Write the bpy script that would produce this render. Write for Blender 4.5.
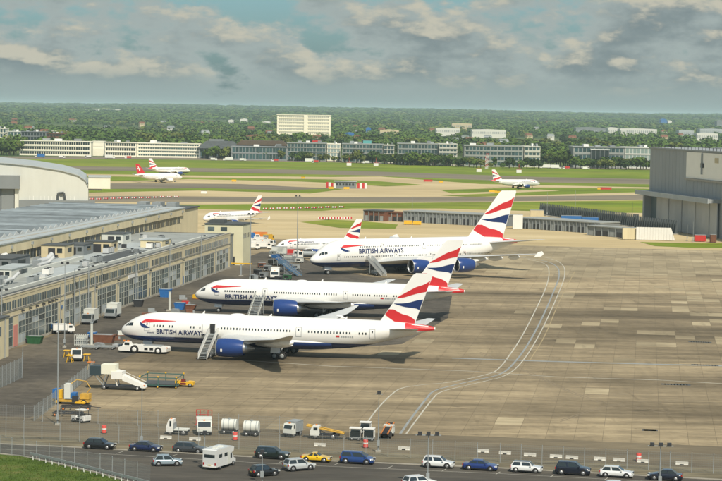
import bpy, bmesh, math, random
import numpy as np
from mathutils import Vector, Matrix
from math import radians, sin, cos, pi, sqrt, atan2
random.seed(7); RNG = np.random.default_rng(7)
S = bpy.context.scene; C = S.collection
for o in list(bpy.data.objects): bpy.data.objects.remove(o)

# ---------------------------------------------------------------- camera
F, HC, PITCH, ROLL = 2005.0, 48.0, radians(3.72), radians(0.95)
cd = bpy.data.cameras.new('camera'); cam = bpy.data.objects.new('camera', cd); C.objects.link(cam)
cd.sensor_width = 36; cd.lens = F/722*36; cd.clip_start = 1; cd.clip_end = 90000
CM = Matrix.Rotation(pi/2-PITCH, 3, 'X') @ Matrix.Rotation(ROLL, 3, 'Z')
cam.matrix_world = Matrix.Translation((0, 0, HC)) @ CM.to_4x4()
S.camera = cam
S.render.resolution_x, S.render.resolution_y = 1024, 682

# ---------------------------------------------------------------- sky and sun
SUN_AZ, SUN_EL = atan2(0.36, -0.93), radians(48)     # azimuth measured from +Y towards +X
w = bpy.data.worlds.new('World'); S.world = w; w.use_nodes = True
nt = w.node_tree; nt.nodes.clear()
def N(t, typ, **kw):
    n = t.nodes.new(typ)
    for k, v in kw.items():
        if k.startswith('i_'): n.inputs[int(k[2:])].default_value = v
        else: setattr(n, k, v)
    return n
def build_world():
    L = nt.links.new
    out = N(nt, 'ShaderNodeOutputWorld')
    sky = N(nt, 'ShaderNodeTexSky', sky_type='NISHITA', sun_disc=False, sun_elevation=SUN_EL, sun_rotation=SUN_AZ,
            air_density=1.2, dust_density=2.0, ozone_density=2.0)
    bg = N(nt, 'ShaderNodeBackground'); bg.inputs[1].default_value = 0.085
    tint = N(nt, 'ShaderNodeMix', data_type='RGBA', blend_type='MULTIPLY'); tint.inputs[0].default_value = 1
    tint.inputs[7].default_value = (0.56, 0.86, 1.08, 1)
    L(sky.outputs[0], tint.inputs[6]); L(tint.outputs[2], bg.inputs[0])
    tc = N(nt, 'ShaderNodeTexCoord')
    mp = N(nt, 'ShaderNodeMapping'); mp.inputs[3].default_value = (1, 1, 2.3)
    mp.inputs[1].default_value = (0.37, 0.0, 0.113)
    L(tc.outputs['Generated'], mp.inputs[0])
    def noise(vec, scale, detail, rough):
        n = N(nt, 'ShaderNodeTexNoise'); n.inputs['Scale'].default_value = scale
        n.inputs['Detail'].default_value = detail; n.inputs['Roughness'].default_value = rough
        L(vec, n.inputs['Vector']); return n.outputs[0]
    n1 = noise(mp.outputs[0], 21, 10, 0.57)
    add = N(nt, 'ShaderNodeVectorMath', operation='ADD'); add.inputs[1].default_value = (0.002, 0, 0.014)
    L(mp.outputs[0], add.inputs[0])
    n2 = noise(add.outputs[0], 21, 10, 0.57)
    nb = noise(mp.outputs[0], 5, 4, 0.5)
    sep = N(nt, 'ShaderNodeSeparateXYZ'); L(tc.outputs['Generated'], sep.inputs[0])
    def rng(src, a, b, lo, hi, smooth=True):
        r = N(nt, 'ShaderNodeMapRange', interpolation_type='SMOOTHSTEP' if smooth else 'LINEAR')
        for k, v in zip((1, 2, 3, 4), (a, b, lo, hi)): r.inputs[k].default_value = v
        L(src, r.inputs[0]); return r.outputs[0]
    def op(o, a, b):
        m = N(nt, 'ShaderNodeMath', operation=o); L(a, m.inputs[0])
        if isinstance(b, float): m.inputs[1].default_value = b
        else: L(b, m.inputs[1])
        return m.outputs[0]
    low = rng(sep.outputs[2], 0.0, 0.05, 0.16, 0.0, False)        # the layer is seen edge on low down, so it closes up there
    dens = op('ADD', op('ADD', n1, low), rng(nb, 0.35, 0.65, -0.035, 0.05, False))
    mask = rng(dens, 0.42, 0.52, 0.0, 1.0)
    core = rng(dens, 0.50, 0.72, 0.0, 1.0)                        # thick middles are greyer
    lit = rng(op('SUBTRACT', n1, n2), 0.0, 0.14, 0.0, 1.0)    # sunlit upper edges
    lowf = rng(sep.outputs[2], 0.002, 0.022, 0.0, 1.0)
    litm = op('MULTIPLY', lit, lowf)
    cd_ = N(nt, 'ShaderNodeMix', data_type='RGBA'); cd_.inputs[6].default_value = (0.265, 0.310, 0.302, 1); cd_.inputs[7].default_value = (0.150, 0.190, 0.198, 1); L(op('MULTIPLY', core, lowf), cd_.inputs[0])
    cc = N(nt, 'ShaderNodeMix', data_type='RGBA'); cc.inputs[7].default_value = (0.40, 0.385, 0.315, 1)
    L(cd_.outputs[2], cc.inputs[6]); L(litm, cc.inputs[0])
    hz = N(nt, 'ShaderNodeMix', data_type='RGBA'); hz.inputs[6].default_value = (0.200, 0.252, 0.250, 1); L(cc.outputs[2], hz.inputs[7]); L(lowf, hz.inputs[0])
    cb = N(nt, 'ShaderNodeBackground'); cb.inputs[1].default_value = 1.0; L(hz.outputs[2], cb.inputs[0])
    mx = N(nt, 'ShaderNodeMixShader'); L(mask, mx.inputs[0]); L(bg.outputs[0], mx.inputs[1]); L(cb.outputs[0], mx.inputs[2])
    L(mx.outputs[0], out.inputs[0])
build_world()
sl = bpy.data.lights.new('sun', 'SUN'); sl.energy = 3.6; sl.angle = radians(2.5); sl.color = (1.0, 0.90, 0.74)
sun = bpy.data.objects.new('sun', sl); C.objects.link(sun)
sd = Vector((sin(SUN_AZ)*cos(SUN_EL), cos(SUN_AZ)*cos(SUN_EL), sin(SUN_EL)))
sun.rotation_euler = sd.to_track_quat('Z', 'Y').to_euler(); sun.location = (0, 0, 300)
S.view_settings.view_transform = 'Standard'; S.view_settings.look = 'None'
S.view_settings.exposure = 0.45; S.view_settings.gamma = 1; S.view_settings.use_curve_mapping = False
S.cycles.volume_bounces = 1

# ---------------------------------------------------------------- pixel helpers (a direction, met with a ground plane)
def ray(x, y): return CM @ Vector(((x-361)/F, -(y-240.5)/F, -1))
def G(x, y, z=0.0):
    d = ray(x, y); t = (z-HC)/d.z
    return Vector((d.x*t, d.y*t, z))
def hor(x): return 104+x*12/722
def scale_at(x, y): return (y-hor(x))/HC            # pixels per metre for a ground contact there
A = radians(8.06); U = Vector((sin(A), cos(A), 0)); V = Vector((cos(A), -sin(A), 0)); O = G(15, 347)
def UV(u, v, z=0.0): p = O+U*u+V*v; return Vector((p.x, p.y, z))
def proj(p):
    q = CM.transposed() @ (Vector(p)-Vector((0, 0, HC))); return 361-F*q.x/q.z, 240.5+F*q.y/q.z

# ---------------------------------------------------------------- materials
MATS = {}
def mat(name, col, rough=0.6, metal=0.0, var=0.0, vscale=0.5, spec=0.5, coat=0.0, streak=None, rnd=0.0, bump=0.0, dirt=0.0):
    if name in MATS: return MATS[name]
    m = bpy.data.materials.new(name); m.use_nodes = True; t = m.node_tree; b = t.nodes['Principled BSDF']; L = t.links.new
    b.inputs['Base Color'].default_value = (*col, 1); b.inputs['Roughness'].default_value = rough
    b.inputs['Metallic'].default_value = metal; b.inputs['Specular IOR Level'].default_value = spec
    b.inputs['Coat Weight'].default_value = coat
    cur = None
    if var or rnd:
        geo = N(t, 'ShaderNodeNewGeometry'); mp = N(t, 'ShaderNodeMapping')
        if streak: mp.inputs[3].default_value = streak
        L(geo.outputs['Position'], mp.inputs[0])
        n = N(t, 'ShaderNodeTexNoise'); n.inputs['Scale'].default_value = vscale; n.inputs['Detail'].default_value = 6; n.inputs['Roughness'].default_value = 0.6
        L(mp.outputs[0], n.inputs['Vector'])
        mr = N(t, 'ShaderNodeMapRange'); mr.inputs[1].default_value = 0.25; mr.inputs[2].default_value = 0.75
        mr.inputs[3].default_value = 1-var; mr.inputs[4].default_value = 1+var*0.7
        L(n.outputs[0], mr.inputs[0]); cur = mr.outputs[0]
        if rnd:
            oi = N(t, 'ShaderNodeObjectInfo'); r2 = N(t, 'ShaderNodeMapRange'); r2.inputs[3].default_value = 1-rnd; r2.inputs[4].default_value = 1+rnd
            L(oi.outputs['Random'], r2.inputs[0]); mm = N(t, 'ShaderNodeMath', operation='MULTIPLY'); L(cur, mm.inputs[0]); L(r2.outputs[0], mm.inputs[1]); cur = mm.outputs[0]
        vm = N(t, 'ShaderNodeVectorMath', operation='SCALE'); vm.inputs[0].default_value = col
        L(cur, vm.inputs['Scale']); L(vm.outputs[0], b.inputs['Base Color'])
        if bump:
            bp = N(t, 'ShaderNodeBump'); bp.inputs['Strength'].default_value = bump; L(n.outputs[0], bp.inputs['Height']); L(bp.outputs[0], b.inputs['Normal'])
    MATS[name] = m; return m
def ground_mat(name, stops, scale, rough=0.9, stretch=(1, 1, 1), detail=8, mid=0.5, width=0.35, second=None, streak=None, stains_shade=False):
    """Ground colour: noise through a ramp of two to four real-world colours, then a fine multiply."""
    if name in MATS: return MATS[name]
    m = bpy.data.materials.new(name); m.use_nodes = True; t = m.node_tree; b = t.nodes['Principled BSDF']; L = t.links.new
    b.inputs['Roughness'].default_value = rough; b.inputs['Specular IOR Level'].default_value = 0.2
    geo = N(t, 'ShaderNodeNewGeometry'); mp = N(t, 'ShaderNodeMapping'); mp.inputs[3].default_value = stretch; mp.inputs[2].default_value = (0, 0, A)
    L(geo.outputs['Position'], mp.inputs[0])
    n = N(t, 'ShaderNodeTexNoise'); n.inputs['Scale'].default_value = scale; n.inputs['Detail'].default_value = detail; n.inputs['Roughness'].default_value = 0.62
    L(mp.outputs[0], n.inputs['Vector'])
    r = N(t, 'ShaderNodeValToRGB'); e = r.color_ramp.elements
    while len(e) < len(stops): e.new(0.5)
    for i, c in enumerate(stops):
        e[i].position = mid-width/2+width*i/(len(stops)-1); e[i].color = (*c, 1)
    L(n.outputs[0], r.inputs[0]); col = r.outputs[0]
    def mul(fac_out, lo, hi, a=0.3, bb=0.7):
        nonlocal col
        mr = N(t, 'ShaderNodeMapRange'); mr.inputs[1].default_value = a; mr.inputs[2].default_value = bb; mr.inputs[3].default_value = lo; mr.inputs[4].default_value = hi
        L(fac_out, mr.inputs[0]); vm = N(t, 'ShaderNodeVectorMath', operation='SCALE'); L(col, vm.inputs[0]); L(mr.outputs[0], vm.inputs['Scale']); col = vm.outputs[0]
    if second:
        for (sc, st, lo, hi) in second:
            m2 = N(t, 'ShaderNodeMapping'); m2.inputs[3].default_value = st; m2.inputs[2].default_value = (0, 0, A); m2.inputs[1].default_value = (31, 17, 0)
            L(geo.outputs['Position'], m2.inputs[0])
            n2 = N(t, 'ShaderNodeTexNoise'); n2.inputs['Scale'].default_value = sc; n2.inputs['Detail'].default_value = 5; n2.inputs['Roughness'].default_value = 0.6
            L(m2.outputs[0], n2.inputs['Vector']); mul(n2.outputs[0], lo, hi)
    if streak:   # per-slab tone: snap the position to the slab grid
        sx, sy, amt = streak
        m3 = N(t, 'ShaderNodeVectorMath', operation='SUBTRACT'); m3.inputs[1].default_value = O; L(geo.outputs['Position'], m3.inputs[0])
        rot = N(t, 'ShaderNodeMapping'); rot.inputs[2].default_value = (0, 0, A); rot.inputs[3].default_value = (1, 1, 0); L(m3.outputs[0], rot.inputs[0])
        dv = N(t, 'ShaderNodeVectorMath', operation='DIVIDE'); dv.inputs[1].default_value = (sx, sy, 1); L(rot.outputs[0], dv.inputs[0])
        fl = N(t, 'ShaderNodeVectorMath', operation='FLOOR'); L(dv.outputs[0], fl.inputs[0])
        wn = N(t, 'ShaderNodeTexWhiteNoise'); L(fl.outputs[0], wn.inputs['Vector']); mul(wn.outputs['Value'], 1-amt, 1+amt, 0, 1)
    if stains_shade:   # oil spots, scuffs and tyre smears; the broad streaks also paint in cloud shadow
        for sc, st, a_, b_, lo, rz_ in ((0.16, (1, 1, 1), .66, .74, .62, 0), (0.5, (1, 1.6, 1), .68, .74, .68, .4), (0.05, (1, 7, 1), .60, .72, .70, .3), (0.06, (7, 1, 1), .62, .72, .76, .15)):
            m4 = N(t, 'ShaderNodeMapping'); m4.inputs[3].default_value = st; m4.inputs[2].default_value = (0, 0, A+rz_); m4.inputs[1].default_value = (7+sc*90, 5, 0); L(geo.outputs['Position'], m4.inputs[0])
            n4 = N(t, 'ShaderNodeTexNoise'); n4.inputs['Scale'].default_value = sc; n4.inputs['Detail'].default_value = 4; L(m4.outputs[0], n4.inputs['Vector']); mul(n4.outputs[0], 1.0, lo, a_, b_)
    L(col, b.inputs['Base Color'])
    MATS[name] = m; return m
WHITE = mat('white_paint', (0.74, 0.74, 0.71), 0.45, var=0.08, vscale=0.3)
AIRW = mat('aircraft_white', (0.80, 0.80, 0.78), 0.28, coat=0.4, var=0.05, vscale=0.4)
NAVY = mat('navy_paint', (0.010, 0.030, 0.125), 0.3, coat=0.4, var=0.1, vscale=1)
REDP = mat('flag_red', (0.55, 0.022, 0.028), 0.35, coat=0.3, var=0.05, vscale=1)
WINGM = mat('wing_grey', (0.50, 0.52, 0.53), 0.35, var=0.08, vscale=0.6)
STEEL = mat('steel', (0.45, 0.46, 0.47), 0.4, 0.7, var=0.15, vscale=3)
GALV = mat('galvanised', (0.33, 0.36, 0.37), 0.55, 0.3, var=0.15, vscale=2)
DARK = mat('dark_metal', (0.035, 0.037, 0.042), 0.5, var=0.2, vscale=3)
TYRE = mat('tyre', (0.018, 0.018, 0.018), 0.85)
BLK = mat('black_trim', (0.012, 0.012, 0.014), 0.5)
GLASS = mat('dark_glass', (0.02, 0.03, 0.035), 0.08, spec=0.8)
GLASST = mat('teal_glass', (0.035, 0.075, 0.085), 0.12, spec=0.7, var=0.3, vscale=0.15, rnd=0.35)
WGLASS = mat('workshop_glass', (0.085, 0.115, 0.118), 0.25, spec=0.6, var=0.35, vscale=0.5, rnd=0.5)
CREAM = mat('cream_render', (0.60, 0.525, 0.345), 0.85, var=0.16, vscale=0.35, streak=(1, 1, 0.35), bump=0.1)
CREAM2 = mat('pale_cream_render', (0.62, 0.55, 0.36), 0.85, var=0.12, vscale=0.3, streak=(1, 1, 0.35))
YELLW = mat('pale_yellow_cladding', (0.64, 0.61, 0.42), 0.7, var=0.08, vscale=0.3)
FELT = mat('roof_felt', (0.28, 0.30, 0.29), 0.9, var=0.25, vscale=0.25)
FELTD = mat('dark_roof_felt', (0.07, 0.08, 0.085), 0.9, var=0.3, vscale=0.3)
SAWR = mat('sawtooth_sheet', (0.19, 0.225, 0.245), 0.6, var=0.35, vscale=0.2, rnd=0.4)
PALER = mat('pale_sheet', (0.38, 0.42, 0.43), 0.6, var=0.15, vscale=0.25)
HGREY = mat('hangar_grey', (0.185, 0.205, 0.215), 0.55, var=0.10, vscale=0.12, streak=(1, 1, 0.2))
HGREY2 = mat('hangar_pale', (0.56, 0.575, 0.53), 0.55, var=0.08, vscale=0.15, streak=(1, 1, 0.3))
CONC = mat('bare_concrete', (0.36, 0.34, 0.29), 0.9, var=0.18, vscale=0.5)
YEL = mat('yellow_paint', (0.72, 0.42, 0.02), 0.45, var=0.1, vscale=2)
ORG = mat('orange_paint', (0.65, 0.20, 0.03), 0.5, var=0.1, vscale=2)
RED = mat('red_paint', (0.50, 0.03, 0.025), 0.5, var=0.12, vscale=2)
BLU = mat('blue_paint', (0.02, 0.13, 0.38), 0.5, var=0.12, vscale=2)
GRN = mat('green_paint', (0.02, 0.09, 0.035), 0.5, var=0.15, vscale=2)
BRN = mat('rust_brown', (0.16, 0.065, 0.035), 0.8, var=0.25, vscale=1)
TAN = mat('tan_panel', (0.55, 0.47, 0.30), 0.8, var=0.1, vscale=0.5)
WOFF = mat('office_white', (0.60, 0.62, 0.58), 0.7, var=0.06, vscale=0.1)
WHOT = mat('hotel_cream', (0.88, 0.83, 0.64), 0.8, var=0.05, vscale=0.1)
RTILE = mat('roof_tile', (0.22, 0.10, 0.06), 0.9, var=0.2, vscale=0.4)
LAMPG = mat('lamp_glass', (0.6, 0.62, 0.6), 0.2)
TAIL = mat('tail_light', (0.35, 0.01, 0.01), 0.3)
PLATE = mat('number_plate', (0.6, 0.45, 0.05), 0.5)

# ---------------------------------------------------------------- mesh builder
class MB:
    def __init__(s): s.v = []; s.f = []; s.m = []; s.mats = []
    def mi(s, m):
        if m not in s.mats: s.mats.append(m)
        return s.mats.index(m)
    def add(s, vs, fs, m, M=None):
        k = len(s.v); i = s.mi(m)
        for p in vs: s.v.append(tuple(M @ Vector(p)) if M else tuple(p))
        for f in fs: s.f.append(tuple(a+k for a in f)); s.m.append(i)
        return s
    def box(s, x0, x1, y0, y1, z0, z1, m, M=None):
        return s.add([(x0,y0,z0),(x1,y0,z0),(x1,y1,z0),(x0,y1,z0),(x0,y0,z1),(x1,y0,z1),(x1,y1,z1),(x0,y1,z1)],
              [(3,2,1,0),(4,5,6,7),(0,1,5,4),(1,2,6,5),(2,3,7,6),(3,0,4,7)], m, M)
    def prism(s, poly, y0, y1, m, M=None):          # poly in (x, z), extruded along y
        n = len(poly); vs = [(x, y0, z) for x, z in poly]+[(x, y1, z) for x, z in poly]
        return s.add(vs, [tuple(range(n)), tuple(range(2*n-1, n-1, -1))]+[(i, i+n, (i+1) % n+n, (i+1) % n) for i in range(n)], m, M)
    def bar(s, p0, p1, r, m, n=4):
        p0, p1 = Vector(p0), Vector(p1); d = p1-p0; q = d.to_track_quat('Z', 'Y').to_matrix()
        vs = []
        for p in (p0, p1):
            for i in range(n): a = 2*pi*(i+.5)/n; vs.append(p+q @ Vector((r*cos(a), r*sin(a), 0)))
        return s.add(vs, [(i, (i+1) % n, (i+1) % n+n, i+n) for i in range(n)]+[tuple(range(n-1, -1, -1)), tuple(range(n, 2*n))], m)
    def loft(s, rings, m, cap=True, closed=True):
        n = len(rings[0]); vs = [p for r in rings for p in r]; fs = []
        for j in range(len(rings)-1):
            for i in range(n if closed else n-1):
                a, b = j*n+i, j*n+(i+1) % n; fs.append((a, b, b+n, a+n))
        if cap: fs += [tuple(range(n-1, -1, -1)), tuple(range((len(rings)-1)*n, len(rings)*n))]
        return s.add(vs, fs, m)
    def mesh(s, name, smooth=False):
        me = bpy.data.meshes.new(name); me.from_pydata(s.v, [], s.f)
        for m in s.mats: me.materials.append(m)
        me.polygons.foreach_set('material_index', s.m)
        if smooth: me.polygons.foreach_set('use_smooth', [True]*len(me.polygons))
        me.update(); return me
    def fix(s, me):
        b = bmesh.new(); b.from_mesh(me); bmesh.ops.recalc_face_normals(b, faces=b.faces); b.to_mesh(me); b.free()
    def build(s, name, parent=None, smooth=False, loc=(0, 0, 0), rz=0, fix=True):
        me = s.mesh(name, smooth)
        if fix: s.fix(me)
        if smooth: me.set_sharp_from_angle(angle=radians(40))
        return obj(name, me, parent, loc, rz)
def obj(name, me, parent=None, loc=(0, 0, 0), rz=0):
    o = bpy.data.objects.new(name, me); C.objects.link(o); o.location = loc; o.rotation_euler = (0, 0, rz)
    if parent: o.parent = parent
    return o
def thing(name, label, cat, loc=(0, 0, 0), rz=0, group=None):
    o = bpy.data.objects.new(name, None); C.objects.link(o); o.empty_display_size = 0.5
    o.location = loc; o.rotation_euler = (0, 0, rz); return tag(o, label, cat, group)
def tag(o, label, cat, group=None):
    o['label'] = label; o['category'] = cat
    if group: o['group'] = group
    return o
def struct(o): o['kind'] = 'structure'; return o
def stuff(o): o['kind'] = 'stuff'; return o
_UC = {}
def ubox(m):
    if ('b', m.name) not in _UC:
        b = MB(); b.box(-.5, .5, -.5, .5, -.5, .5, m); me = b.mesh('box_'+m.name); b.fix(me); _UC[('b', m.name)] = me
    return _UC[('b', m.name)]
def bx(name, parent, x0, x1, y0, y1, z0, z1, m):      # a box part, sharing one unit mesh for each material
    o = obj(name, ubox(m), parent, ((x0+x1)/2, (y0+y1)/2, (z0+z1)/2)); o.scale = (abs(x1-x0), abs(y1-y0), abs(z1-z0)); return o
def ucyl(m, n=10):
    k = ('c', m.name, n)
    if k not in _UC:
        b = MB(); b.bar((0, 0, -.5), (0, 0, .5), 1, m, n); me = b.mesh('cyl_'+m.name, True); b.fix(me); me.set_sharp_from_angle(angle=radians(40)); _UC[k] = me
    return _UC[k]
def cyl(name, parent, p0, p1, r, m, n=10):
    p0, p1 = Vector(p0), Vector(p1); d = p1-p0; o = obj(name, ucyl(m, n), parent, (p0+p1)/2)
    o.rotation_euler = d.to_track_quat('Z', 'Y').to_euler(); o.scale = (r, r, d.length); return o
def wheel(parent, x, y, r, wd, hub=STEEL, z=None, flat=False):
    z = r if z is None else z
    k = ('w', r, wd, hub.name)
    if k not in _UC:
        t = MB(); n = 14; prof = [(-wd/2, r*.55), (-wd/2, r*.9), (-wd*.3, r), (wd*.3, r), (wd/2, r*.9), (wd/2, r*.55)]
        rings = [[(rr*cos(2*pi*i/n), yy, rr*sin(2*pi*i/n)) for i in range(n)] for yy, rr in prof]
        t.loft(rings, TYRE); me = t.mesh('tyre', True); t.fix(me)
        h = MB(); rings = [[(rr*cos(2*pi*i/n), yy, rr*sin(2*pi*i/n)) for i in range(n)] for yy, rr in [(-wd/2-.015, r*.2), (-wd/2-.012, r*.6), (wd/2+.012, r*.6), (wd/2+.015, r*.2)]]
        h.loft(rings, hub); m2 = h.mesh('rim', True); h.fix(m2); _UC[k] = (me, m2)
    a = obj('wheel', _UC[k][0], parent, (x, y, z))
    if flat: obj('rim', _UC[k][1], parent, (x, y, z))
    else: obj('rim', _UC[k][1], a)
    return a

# ================================================================ THE SETTING
def sheet(name, pts, z, m, px=True):
    vs = [G(*p, z) for p in pts] if px else [Vector((p[0], p[1], z)) for p in pts]
    b = bmesh.new(); vv = [b.verts.new(p) for p in vs]; f = b.faces.new(vv); b.normal_update()
    if f.normal.z < 0: f.normal_flip()
    bmesh.ops.triangulate(b, faces=b.faces); me = bpy.data.meshes.new(name); b.to_mesh(me); b.free(); me.materials.append(m)
    return struct(obj(name, me))
GRASS = ground_mat('airfield_grass', [(0.115, 0.170, 0.010), (0.165, 0.225, 0.014), (0.23, 0.25, 0.03)], 0.012, stretch=(0.35, 1, 1), second=[(0.12, (0.2, 1, 1), 0.72, 1.2), (0.09, (0.02, 1, 1), 0.86, 1.1), (0.02, (1, 1, 1), 0.75, 1.2)])
FIELD = ground_mat('countryside', [(0.025, 0.050, 0.014), (0.045, 0.085, 0.018), (0.09, 0.12, 0.03), (0.17, 0.155, 0.07)], 0.0016, stretch=(0.5, 1.2, 1), second=[(0.012, (0.3, 1, 1), 0.6, 1.25)])
TAXI = ground_mat('pale_taxiway', [(0.40, 0.315, 0.175), (0.49, 0.395, 0.225), (0.56, 0.46, 0.28)], 0.02, stretch=(0.25, 1, 1), second=[(0.15, (0.15, 1, 1), 0.85, 1.1)])
RUNW = ground_mat('runway_tarmac', [(0.14, 0.12, 0.09), (0.19, 0.165, 0.12), (0.25, 0.21, 0.15)], 0.02, stretch=(0.15, 1, 1))
ASPH = ground_mat('apron_asphalt', [(0.055, 0.050, 0.043), (0.095, 0.085, 0.070), (0.155, 0.135, 0.102)], 0.045, stretch=(1, 0.5, 1), second=[(0.5, (1, 1, 1), 0.75, 1.2), (0.15, (0.3, 2, 1), 0.8, 1.2)])
ROAD = ground_mat('road_asphalt', [(0.055, 0.052, 0.046), (0.08, 0.074, 0.064), (0.115, 0.105, 0.085)], 0.12, stretch=(0.3, 1.6, 1), second=[(0.9, (0.3, 2, 1), 0.8, 1.15)])
VERGE = ground_mat('dusty_verge', [(0.09, 0.08, 0.055), (0.16, 0.14, 0.095), (0.24, 0.21, 0.14)], 0.3, stretch=(0.4, 2, 1))
TRACK = ground_mat('track_surface', [(0.10, 0.085, 0.060), (0.15, 0.125, 0.086), (0.21, 0.175, 0.115)], 0.1, stretch=(0.3, 1.6, 1), second=[(0.9, (0.3, 2, 1), 0.8, 1.15)])
LAWN = ground_mat('verge_grass', [(0.045, 0.08, 0.012), (0.075, 0.12, 0.02), (0.14, 0.15, 0.045)], 0.25, second=[(2, (1, 1, 1), 0.7, 1.2)])
SLX, SLY = 4.2, 7.5
CONCA = ground_mat('apron_concrete', [(0.125, 0.102, 0.068), (0.215, 0.174, 0.112), (0.305, 0.247, 0.158), (0.42, 0.342, 0.218)], 0.011, stretch=(0.55, 1.1, 1), width=0.42,
                   second=[(0.035, (0.22, 1.5, 1), 0.58, 1.30), (0.2, (0.25, 1.3, 1), 0.74, 1.20), (0.9, (0.6, 1, 1), 0.84, 1.12), (0.30, (0.05, 1.0, 1), 0.80, 1.14), (0.22, (1.0, 0.06, 1), 0.88, 1.08)], streak=(SLX, SLY, 0.055), stains_shade=True)  # large stretched noise also stands in for cloud shadow on the concrete
CONCP = ground_mat('apron_repair_concrete', [(0.25, 0.208, 0.136), (0.33, 0.276, 0.180), (0.42, 0.355, 0.235)], 0.03, second=[(0.4, (0.3, 1.3, 1), 0.78, 1.12), (0.035, (0.22, 1.5, 1), 0.72, 1.18)], streak=(SLX, SLY, 0.12), stains_shade=True)
JOINT = mat('joint_filler', (0.13, 0.106, 0.070), 0.95, var=0.2, vscale=0.3)
LINEW = mat('worn_white_line', (0.46, 0.45, 0.39), 0.85, var=0.35, vscale=0.3)
LINEG = mat('drain_grating', (0.27, 0.29, 0.29), 0.6, var=0.3, vscale=0.4)
LINEY = mat('worn_yellow_line', (0.34, 0.27, 0.15), 0.85, var=0.3, vscale=0.3)

def hill(d, az):
    t = max(0.0, min(1.0, (d-3500)/11000)); t = t*t*(3-2*t)
    return 44*t+t*6*sin(az*31+1.0)*sin(az*11)+t*5*sin(d/900+az*14)-0.08
def make_ground():
    b = MB(); rows = [-400, 0, 300, 800, 1500, 2500, 3500]+[3500+700*i for i in range(1, 24)]+[24000, 30000]
    cols = [-60, -40, -25]+[-16+i for i in range(33)]+[25, 40, 60]
    vs = []; fs = []
    for d in rows:
        for a in cols:
            az = radians(a); x = max(d, 600)*math.tan(az) if d < 3500 else d*math.tan(az)
            vs.append((x, d, hill(d, az)))
    n = len(cols)
    for j in range(len(rows)-1):
        for i in range(n-1): fs.append((j*n+i, j*n+i+1, (j+1)*n+i+1, (j+1)*n+i))
    b.add(vs, fs, FIELD); return struct(b.build('ground', smooth=True))
make_ground()
# airfield: one grass sheet, then paved sheets on it
sheet('airfield_grass', [(-60, 157), (250, 159.5), (480, 165), (790, 172), (790, 236), (560, 222), (330, 217), (180, 218), (-60, 225)], -0.06, GRASS)
sheet('perimeter_road', [(-60, 156), (150, 157), (330, 160.0), (480, 164), (790, 171), (790, 173), (480, 166.3), (330, 162.3), (150, 159.3), (-60, 158.3)], -0.05, RUNW)
sheet('runway', [(-60, 164.5), (180, 167.6), (360, 171), (540, 177), (790, 182), (790, 187), (540, 182.3), (360, 175.3), (180, 171.6), (-60, 168)], -0.052, RUNW)
sheet('taxiway', [(-60, 172), (180, 175.4), (330, 177.0), (380, 176.5), (480, 184), (640, 187.2), (790, 190.5), (790, 192), (640, 188.6), (540, 187.6), (490, 188.5), (440, 190), (452, 193.5), (540, 189.5), (560, 190.8), (440, 195.5), (470, 197), (640, 192.2), (790, 195), (790, 203), (640, 200.5), (500, 202), (380, 203), (200, 204.5), (-60, 204), (-60, 196), (120, 192), (200, 190.5), (310, 193.5), (345, 189), (300, 187), (180, 184.5), (120, 186), (-60, 182), (-60, 180.5), (120, 181.2), (190, 179.2), (300, 181.5), (350, 184), (385, 186.5), (425, 185), (380, 181.3), (330, 179.4), (180, 177.3), (-60, 174)], -0.045, TAXI)
sheet('tarmac_taxiway', [(-60, 183), (140, 183.2), (240, 184), (330, 188.5), (285, 190.3), (210, 188.2), (100, 189), (-60, 190)], -0.036, RUNW)
sheet('tarmac_taxiway', [(-60, 197.2), (140, 196), (320, 197.4), (500, 196.6), (640, 195), (790, 197), (790, 201), (640, 199.6), (500, 201.4), (320, 202.2), (140, 202), (-60, 202.5)], -0.033, RUNW)
sheet('far_apron', [(-40, 217), (95, 209), (180, 208.5), (262, 210.5), (322, 211), (352, 208.5), (440, 208.5), (560, 212), (650, 213), (790, 213), (790, 300), (-40, 260)], -0.04, TAXI)
sheet('grass_strip', [(300, 222), (330, 219.6), (362, 221), (398, 224.5), (395, 229), (340, 228)], -0.03, GRASS)
sheet('grass_strip', [(640, 242), (680, 243), (790, 243.5), (790, 248), (690, 247.6), (655, 246)], 0.012, GRASS)
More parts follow.
